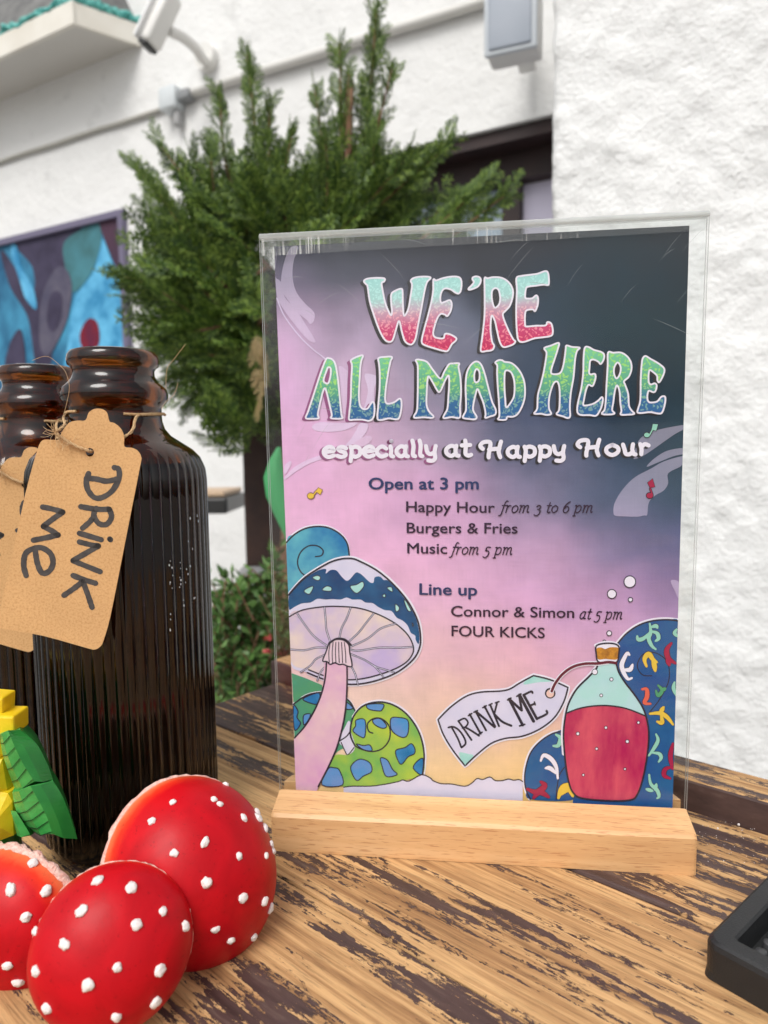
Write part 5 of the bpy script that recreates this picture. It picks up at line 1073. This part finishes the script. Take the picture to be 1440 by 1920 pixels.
def twine(bX, bY, c, n, mp_, seed, label):
    o = empty('twine', (bX, bY, .24), label=label, cat='twine', group='jute twine tied round the bottle necks'); A = Acc(); rs = random.Random(seed)
    hole = onplane(*mp_(HO[0], HO[1] - 2), c, n); sc_ = .0248
    loop = [Vector((bX + sc_ * math.cos(a) * 1.02, bY + sc_ * math.sin(a) * 1.02, .2395 + .001 * math.sin(2 * a))) for a in [math.radians(-60 + 300 * k / 30) for k in range(31)]]
    pr = onplane(*mp_(236, 812), c, n) + Vector((0, .004, 0))
    kn = onplane(*mp_(108, 812), c, n) + n * .002
    m1 = onplane(*mp_(142, 835), c, n) + n * .002
    seqs = [[hole - n * .003, hole + n * .0015, m1, onplane(*mp_(118, 820), c, n) + n * .0025, kn, kn + Vector((-.001, .012, .004)), Vector((bX - sc_ * 1.02, bY - .008, .2385)), Vector((bX - sc_, bY + .006, .2395))],
            [hole - n * .002, pr - n * .001, Vector((bX + sc_ * .75, bY - sc_ * .74, .2378)), Vector((bX + sc_ * 1.03, bY - .003, .2395)), Vector((bX + sc_, bY + .008, .2395))]]
    for S in seqs + [loop]:
        Q = cat([p - o.location for p in S], 10)
        for ph in (0, 2.1, 4.2):      # three strands laid round each other
            R_ = []
            for i, q in enumerate(Q):
                d = (Q[min(i + 1, len(Q) - 1)] - Q[max(i - 1, 0)]).normalized(); a = d.orthogonal().normalized(); b = d.cross(a); an = i * .55 + ph; R_.append(q + (a * math.cos(an) + b * math.sin(an)) * .00042)
            A.add(tube(R_, .00045, 5))
    A.obj('cord', M['twine'], o, True)
    A = Acc()
    for k in range(46):
        s = kn - o.location if k < 30 else (m1.lerp(kn, rs.random()) - o.location); d = Vector((rs.gauss(0, 1), rs.gauss(-.4, .6), rs.gauss(0, 1))).normalized(); L = rs.uniform(.003, .009)
        A.add(tube(cat([s, s + d * L * .5 + Vector((rs.uniform(-1, 1), 0, rs.uniform(-1, 1))) * .001, s + d * L + Vector((0, 0, rs.uniform(-.003, .002)))], 3), .00009, 3))
    A.obj('frayed_fibres', M['twine'], o); return o
YT = .3315
t1, c1_, n1_, mp1 = make_tag(YT, 0, 0, 'kraft tag reading DRINK ME in marker, fully visible in front of the nearer bottle')
twine(-.149, .385, c1_, n1_, mp1, 9, 'pale twine tying the fully visible tag to the neck of the nearer bottle')
t2, c2_, n2_, mp2 = make_tag(.392, -124, 72, 'second kraft tag on the further bottle, mostly hidden behind the front tag', .85)
twine(-.2225, .449, c2_, n2_, mp2, 4, 'twine loop of the hidden tag at the left edge on the further bottle')
# stray fibres
for L, lb in (([(348, 645), (325, 675), (313, 692), (311, 730)], 'long pale hair-thin fibre curling up against the conifer beside the nearer bottle'), ([(334, 718), (326, 740), (312, 752), (302, 768)], 'short hair-thin fibre beside the collar of the nearer bottle'), ([(60, 676), (88, 668), (112, 685), (124, 700), (130, 728), (124, 760), (116, 788)], 'hair-thin fibre arching over the mouth of the further bottle')):
    P0 = cat([at(x, y, .352 if x > 200 else .345) for x, y in L], 6); A = Acc(); A.add(tube([p - P0[0] for p in P0], .00011, 4))
    A.obj('jute_fibre', M['twine'], None, label=lb, cat='fibre', group='loose jute fibres').location = P0[0]
# ================================================================== TOADSTOOLS
def cap_mat(name, lo, hi, nn=.3):
    m, nt, b = mat(name); cd = coords(nt); sx = N(nt, 'ShaderNodeSeparateXYZ'); nt.links.new(cd.outputs[0], sx.inputs[0])
    nz = N(nt, 'ShaderNodeTexNoise', i_Scale=55, i_Detail=6, i_Roughness=.7); nt.links.new(cd.outputs[0], nz.inputs[0])
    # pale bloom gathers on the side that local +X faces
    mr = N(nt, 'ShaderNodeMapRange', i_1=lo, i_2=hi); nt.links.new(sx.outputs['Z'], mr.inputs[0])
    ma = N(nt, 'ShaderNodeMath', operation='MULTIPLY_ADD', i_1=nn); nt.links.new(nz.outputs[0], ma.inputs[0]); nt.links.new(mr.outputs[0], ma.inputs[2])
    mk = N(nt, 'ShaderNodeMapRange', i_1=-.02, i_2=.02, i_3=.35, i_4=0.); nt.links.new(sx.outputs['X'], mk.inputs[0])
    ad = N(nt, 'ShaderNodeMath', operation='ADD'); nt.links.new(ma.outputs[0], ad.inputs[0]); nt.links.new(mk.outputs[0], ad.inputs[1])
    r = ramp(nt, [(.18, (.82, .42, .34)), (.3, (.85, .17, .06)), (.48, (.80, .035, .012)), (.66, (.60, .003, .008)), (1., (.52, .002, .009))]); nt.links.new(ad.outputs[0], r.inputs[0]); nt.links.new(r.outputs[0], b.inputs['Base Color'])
    sp = N(nt, 'ShaderNodeTexNoise', i_Scale=420, i_Detail=4, i_Roughness=.8); nt.links.new(cd.outputs[0], sp.inputs[0]); sr = ramp(nt, [(.30, .45), (.40, 1.)]); nt.links.new(sp.outputs[0], sr.inputs[0])
    lg = N(nt, 'ShaderNodeTexNoise', i_Scale=38, i_Detail=5, i_Distortion=1.5); nt.links.new(cd.outputs[0], lg.inputs[0]); lr = ramp(nt, [(.35, .82), (.6, 1.)]); nt.links.new(lg.outputs[0], lr.inputs[0])
    m1 = N(nt, 'ShaderNodeMix', data_type='RGBA', blend_type='MULTIPLY', i_0=.8); nt.links.new(r.outputs[0], m1.inputs[6]); nt.links.new(sr.outputs[0], m1.inputs[7])
    m2 = N(nt, 'ShaderNodeMix', data_type='RGBA', blend_type='MULTIPLY', i_0=1.); nt.links.new(m1.outputs[2], m2.inputs[6]); nt.links.new(lr.outputs[0], m2.inputs[7]); nt.links.new(m2.outputs[2], b.inputs['Base Color'])
    b.inputs['Roughness'].default_value = .42; b.inputs['Specular IOR Level'].default_value = .22; n2 = N(nt, 'ShaderNodeTexNoise', i_Scale=120, i_Detail=6); nt.links.new(cd.outputs[0], n2.inputs[0]); bump(nt, b, n2.outputs[0], .35, .0006)
    return m
M['capm'] = cap_mat('toadstool_red', -.005, .024); M['capm2'] = cap_mat('toadstool_red_front', -.006, .012, .2)
M['rimm'] = plain('pink_bloom_rim', (.80, .40, .33), .8, (.82, .58, .50), 500, bmp=.0012, bscale=700)
M['gillm'] = plain('cream_gills', (.7, .6, .48), .8, (.6, .45, .35), 200)
M['spotm'] = plain('white_dot_paint', (.80, .76, .74), .6, (.78, .70, .68), 500, bmp=.0004, bscale=900)
def toadstool(c, axis, xdir, ra, rb, hgt, spots, label, seed, cm, rimr=.0014):
    rs = random.Random(seed); z = Vector(axis).normalized(); x = Vector(xdir); x = (x - z * x.dot(z)).normalized(); y = z.cross(x); Rm = Matrix((x, y, z)).transposed()
    o = empty('toadstool', c, label=label, cat='toadstool ornament', group='red spotted toadstool ornaments'); o.rotation_euler = Rm.to_euler()
    n, rings = 96, 34; V = []; F = []
    for j in range(rings + 1):
        ph = math.radians(108) * j / rings; s, c_ = math.sin(ph), math.cos(ph)
        for i in range(n):
            a = 2 * math.pi * i / n; q = Vector((math.cos(a), math.sin(a), c_)); w_ = 1 + .012 * noise.noise(Vector((q.x * 1.6 * s, q.y * 1.6 * s, seed + c_)))
            p_ = s ** .92; V.append(Vector((ra * p_ * math.cos(a) * w_, rb * p_ * math.sin(a) * w_, hgt * (c_ if c_ > 0 else c_ * .45) * w_)))
    for j in range(rings):
        for i in range(n): k = (i + 1) % n; F.append((j * n + i, j * n + k, (j + 1) * n + k, (j + 1) * n + i)) if j else F.append((i, n + k, n + i)[::-1] if False else (n + i, n + k, i))
    capo_ = mesh('cap', V, F, cm, o, True); fix(capo_)
    zr = hgt * -.45 * math.cos(math.radians(72)); last = V[-n:]
    # rough rolled rim
    RV = []; RF = []
    for i in range(n):
        a = 2 * math.pi * i / n; p = V[(rings - 3) * n + i]; out_ = Vector((math.cos(a), math.sin(a), 0))
        for k in range(7):
            b = math.radians(-70 + 55 * k); rr = rimr * (1 + .45 * rs.uniform(-1, 1)); RV.append(p * .985 + out_ * rr * math.cos(b) + Vector((0, 0, -rr * math.sin(b) * 1.1 - .0012)))
    for i in range(n):
        for k in range(7): RF.append((i * 7 + k, ((i + 1) % n) * 7 + k, ((i + 1) % n) * 7 + (k + 1) % 7, i * 7 + (k + 1) % 7))
    mesh('rim', RV, RF, M['rimm'], o, True)
    # gills: radial leaves, hollow towards the stem
    GV = []; GF = []; m_ = 120
    for i in range(m_):
        a = 2 * math.pi * i / m_; dz = .0012 if i % 2 else 0
        for k, f in enumerate((.93, .6, .2)): GV.append((ra * f * math.cos(a), rb * f * math.sin(a), zr * .9 + (.012 * (1 - f)) + dz))
    for i in range(m_):
        for k in range(2): j = (i + 1) % m_; GF.append((i * 3 + k, j * 3 + k, j * 3 + k + 1, i * 3 + k + 1))
    fix(mesh('gills', GV, GF, M['gillm'], o))
    A = Acc(); A.add(tube(cat([(0, 0, .004), (0, 0, -.008), (0, .002, -.018)], 4), [.0085] * 4 + [.0075] * 4 + [.008], 18)); A.obj('stem', M['gillm'], o, True)
    MW = Matrix.Translation(c) @ Rm.to_4x4(); MI = MW.inverted(); tree_ = BVHTree.FromPolygons([tuple(v) for v in V], F); oc = MI @ CAM
    for (sx_, sy_, r) in spots:
        px, py = sx_ / 2.667, 1240 + sy_ / 2.667; cc = None
        for k in range(30):
            t = 1 - k * .02; cpx = proj(c); qx, qy = cpx[0] + (px - cpx[0]) * t, cpx[1] + (py - cpx[1]) * t; d = (MI.to_3x3() @ ray(qx, qy)).normalized(); hit = tree_.ray_cast(oc, d)
            if hit[0] is not None: break
        if hit[0] is None: continue
        nn = hit[1] if hit[1].dot(d) < 0 else -hit[1]; bm = bmesh.new(); bmesh.ops.create_icosphere(bm, subdivisions=3, radius=1); q = nn.to_track_quat('Z', 'Y').to_matrix(); el = rs.uniform(.85, 1.2); an = Matrix.Rotation(rs.uniform(0, 3), 3, 'Z')
        off = Vector((rs.uniform(0, 50), 0, 0))
        for v in bm.verts:
            k = 1 + .30 * noise.noise(v.co * 1.3 + off) + .16 * noise.noise(v.co * 3.2 + off); v.co = v.co * k; v.co = q @ (an @ Vector((v.co.x * r * el, v.co.y * r / el, v.co.z * r * .62)))
        s = from_bm('spot', bm, M['spotm'], o, True); s.location = hit[0] + nn * r * .12
    return o
R1 = .00188
SA = [(1137, 600), (865, 705), (760, 800), (1070, 690), (1100, 715), (1218, 783), (1298, 745), (1290, 785), (1340, 825), (1355, 915), (1025, 905), (872, 960), (1196, 975), (1330, 972), (1366, 950), (1035, 1105), (1213, 1183), (1322, 1200), (1350, 1235), (1078, 1340), (1155, 1395), (1268, 1378)]
SB = [(490, 1098), (655, 1135), (408, 1250), (815, 1250), (683, 1318), (925, 1325), (322, 1415), (180, 1350), (180, 1550), (587, 1530), (800, 1543), (440, 1618), (235, 1735), (582, 1778), (777, 1705)]
SCc = [(163, 1010), (55, 1143), (230, 1150), (130, 1280), (38, 1522), (90, 1605)]
rsz = random.Random(4)
toadstool(at(354, 1632, .298), (.62, -.64, .20), (-.5, 0, .9), .0430, .0375, .040, [(x, y, R1 * rsz.uniform(.75, 1.2)) for x, y in SA], 'largest red spotted toadstool cap, standing between the bottle and the wooden base', 3, M['capm'])
toadstool(at(212, 1774, .247), (.25, -.80, .36), (-.5, 0, .9), .0292, .0298, .021, [(x, y, R1 * rsz.uniform(.85, 1.2)) for x, y in SB], 'red spotted toadstool cap in front, its whole round face towards the viewer', 4, M['capm2'], .0008)
toadstool(at(42, 1722, .285), (-.28, -.85, -.12), (.6, 0, .8), .034, .034, .026, [(x, y, R1 * rsz.uniform(.9, 1.25)) for x, y in SCc], 'red spotted toadstool cap with broad orange rim, cut off by the left picture edge', 5, M['capm'], .0019)
# ================================================================== GREEN AND YELLOW RESIN FLOWER
fg0 = empty('resin_flower', (at(20, 1500, .315).x, .315, 0), label='painted resin ornament with yellow petals and thick green leaves at the left edge', cat='ornament'); f0_ = fg0.location
def F8(x, y, Y): return at(x / 2.667, 1240 + y / 2.667, Y) - f0_
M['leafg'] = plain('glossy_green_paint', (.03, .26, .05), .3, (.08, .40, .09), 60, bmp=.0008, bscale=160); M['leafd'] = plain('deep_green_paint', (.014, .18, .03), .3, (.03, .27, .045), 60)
M['yelp'] = plain('glossy_yellow_paint', (.78, .52, .01), .35, (.84, .62, .02), 70, bmp=.0006, bscale=150); M['vein'] = plain('dark_vein', (.006, .03, .008), .5)
def leafblock(edge_l, ridge, edge_r, Yl, Yr_, Ye, name):
    n = len(ridge); V = []; F = []; m_ = []
    a = cat([F8(x, y, Yl) for x, y in edge_l], 5); b = cat([F8(x, y, Yr_) for x, y in ridge], 5); c = cat([F8(x, y, Ye) for x, y in edge_r], 5); d = [v + Vector((-.010, .018, -.002)) for v in c]; e = [v + Vector((-.006, .018, 0)) for v in a]
    N_ = len(a); rows = [e, a, [p.lerp(q, .5) + Vector((0, -.002, 0)) for p, q in zip(a, b)], b, [p.lerp(q, .5) + Vector((0, -.0015, 0)) for p, q in zip(b, c)], c, d]
    for r_ in rows: V += r_
    for k in range(len(rows) - 1):
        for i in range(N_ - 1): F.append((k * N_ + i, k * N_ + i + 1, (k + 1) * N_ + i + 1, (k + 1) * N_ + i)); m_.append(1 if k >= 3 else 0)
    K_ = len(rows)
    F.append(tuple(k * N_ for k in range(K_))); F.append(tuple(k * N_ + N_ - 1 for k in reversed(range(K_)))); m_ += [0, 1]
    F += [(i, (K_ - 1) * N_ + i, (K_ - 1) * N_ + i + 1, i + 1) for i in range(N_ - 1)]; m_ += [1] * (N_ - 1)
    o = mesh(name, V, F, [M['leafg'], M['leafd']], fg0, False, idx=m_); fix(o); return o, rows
o, r1_ = leafblock([(0, 360), (10, 450), (45, 560), (80, 650)], [(40, 345), (75, 430), (120, 520), (172, 600)], [(100, 342), (180, 410), (235, 510), (264, 590)], .305, .298, .306, 'leaf')
o, r2_ = leafblock([(62, 655), (80, 745), (125, 810), (170, 850)], [(150, 622), (195, 700), (235, 780), (262, 862)], [(265, 598), (310, 670), (350, 770), (387, 888)], .303, .296, .304, 'leaf')
o, r3_ = leafblock([(55, 745), (65, 790), (75, 830), (85, 870)], [(80, 750), (105, 790), (130, 830), (150, 865)], [(100, 770), (130, 800), (155, 830), (170, 860)], .306, .301, .305, 'leaf')
A = Acc()
for rows in (r1_, r2_):
    for i in range(2, len(rows[1]) - 1, 3):
        j = max(i - 2, 0); A.add(tube([rows[3][i] + Vector((0, -.0004, 0)), rows[2][min(i + 1, len(rows[2]) - 1)] + Vector((0, -.0005, 0)), rows[1][min(i + 1, len(rows[1]) - 1)] + Vector((0, -.0003, 0))], .0002, 4))
A.obj('leaf_veins', M['vein'], fg0)
bm = bmesh.new(); p = F8(-30, 292, .312); bm_box(bm, p, (.026, .014, .0095), Matrix.Rotation(.05, 3, 'Y'), .001, 2); bm_box(bm, F8(-60, 205, .314), (.020, .012, .010), Matrix.Rotation(.1, 3, 'Y'), .001, 2); from_bm('yellow_calyx', bm, M['yelp'], fg0)
for k, L in enumerate(([(-60, 380), (0, 385), (5, 400), (35, 470), (-60, 500)], [(-60, 480), (10, 490), (36, 640), (20, 680), (-60, 700)], [(-60, 640), (40, 660), (62, 700), (68, 870), (-10, 900), (-60, 880)])):
    c = [F8(x, y, .310 - k * .002) for x, y in L]; V, F = prism(c, (.002, .014, 0)); ce = sum(c, Vector()) / len(c) + Vector((0, -.006, 0)); b = len(V); V.append(ce); F = F[len(tessellate_polygon([c])):] + [(i, (i + 1) % len(c), b) for i in range(len(c))]; fix(mesh('petal', V, F, M['yelp'], fg0))
A = Acc(); A.add(tube([Vector((F8(-40, 500, .32).x, .004, 0)), F8(-40, 200, .322)], [.011, .009], 16)); A.obj('stalk', M['leafd'], fg0, True)
# ================================================================== BLACK RUBBER BAR TRAY
tc0 = Vector((.1288, .2640, 0)); da = Vector((.1794 - .1285, .3059 - .2637, 0)).normalized(); db = Vector((da.y, -da.x, 0))
tray = empty('bar_tray', tc0, (0, 0, math.atan2(da.y, da.x)), label='black rubber bar mat tray with raised edge and round nubs at right', cat='bar mat')
LX, LY, HT, BW = .214, .15, .0165, .0095     # local +x along the far edge, local -y along the near edge
def rrect(x0, y0, x1, y1, r, n=6):
    P = []
    for cx, cy_, a0 in ((x1 - r, y1 - r, 0), (x0 + r, y1 - r, 90), (x0 + r, y0 + r, 180), (x1 - r, y0 + r, 270)):
        for k in range(n + 1): a = math.radians(a0 + 90 * k / n); P.append((cx + r * math.cos(a), cy_ + r * math.sin(a)))
    return P
loops = [(0, .004, .0005), (0, .004, .0), (.0, .006, .003), (.0, .006, HT - .003), (.0006, .0055, HT - .001), (.002, .005, HT), (BW - .001, .002, HT), (BW, .0015, HT - .001), (BW + .0005, .0015, .005)]
V = []; F = []
for ins, r, z in loops[1:]: V += [(x, y, z) for x, y in rrect(ins, -LY + ins, LX - ins, -ins, r)]
n = 28
for k in range(len(loops) - 2):
    for i in range(n): j = (i + 1) % n; F.append((k * n + i, k * n + j, (k + 1) * n + j, (k + 1) * n + i))
F.append(tuple(range((len(loops) - 2) * n, (len(loops) - 1) * n))); F.append(tuple(reversed(range(n))))
fix(mesh('tray_body', V, F, M['black'], tray, False))
A = Acc(); nubm = None; k = 0
nv, nf = lathe([(.0024, .0), (.0023, .0062), (.0020, .0068), (.0, .0069)], 14); nubme = None
for i in range(30):
    for j in range(12):
        x = .0165 + i * .0078 + (j % 2) * .0039; y = -.0165 - j * .0098
        if x > .202 or y < -.137: continue
        if nubme is None:
            o = mesh('nub', nv, nf, plain('nub_rubber', (.045, .046, .048), .45), tray, True); nubme = o.data
        else:
            o = bpy.data.objects.new('nub', nubme); col.objects.link(o); o.parent = tray
        o.location = (x, y, .0051)
# specks on the table
crumb_me = None
for (x, y, lb) in ((1385, 1546, 'larger white crumb lying on the dark table right beside the rim board'), (1346, 1553, 'smaller white crumb on the table between the beech base and the rim board')):
    p = onz(x, y, .0004); bm = bmesh.new(); bmesh.ops.create_icosphere(bm, subdivisions=2, radius=.0007 if x > 1380 else .0005)
    for v in bm.verts: v.co *= 1 + .3 * noise.noise(v.co * 2500)
    o = from_bm('crumb', bm, M['spotm'], None, True, label=lb, cat='crumb', group='white crumbs on the table'); o.location = p
A = Acc(); rs = random.Random(6)
for k in range(60):
    p = onz(rs.uniform(1310, 1440), rs.uniform(1530, 1620), .0003); r = rs.uniform(.00012, .0003)
    A.add(([p + Vector((r, 0, 0)), p + Vector((0, r, 0)), p + Vector((-r, 0, 0)), p + Vector((0, -r, 0)), p + Vector((0, 0, r)), p - Vector((0, 0, r))], [(0, 1, 4), (1, 2, 4), (2, 3, 4), (3, 0, 4), (1, 0, 5), (2, 1, 5), (3, 2, 5), (0, 3, 5)]))
A.obj('dust_grains', M['spotm'], None, label='fine pale dust grains scattered on the table by the rim board', cat='dust', kind='stuff')
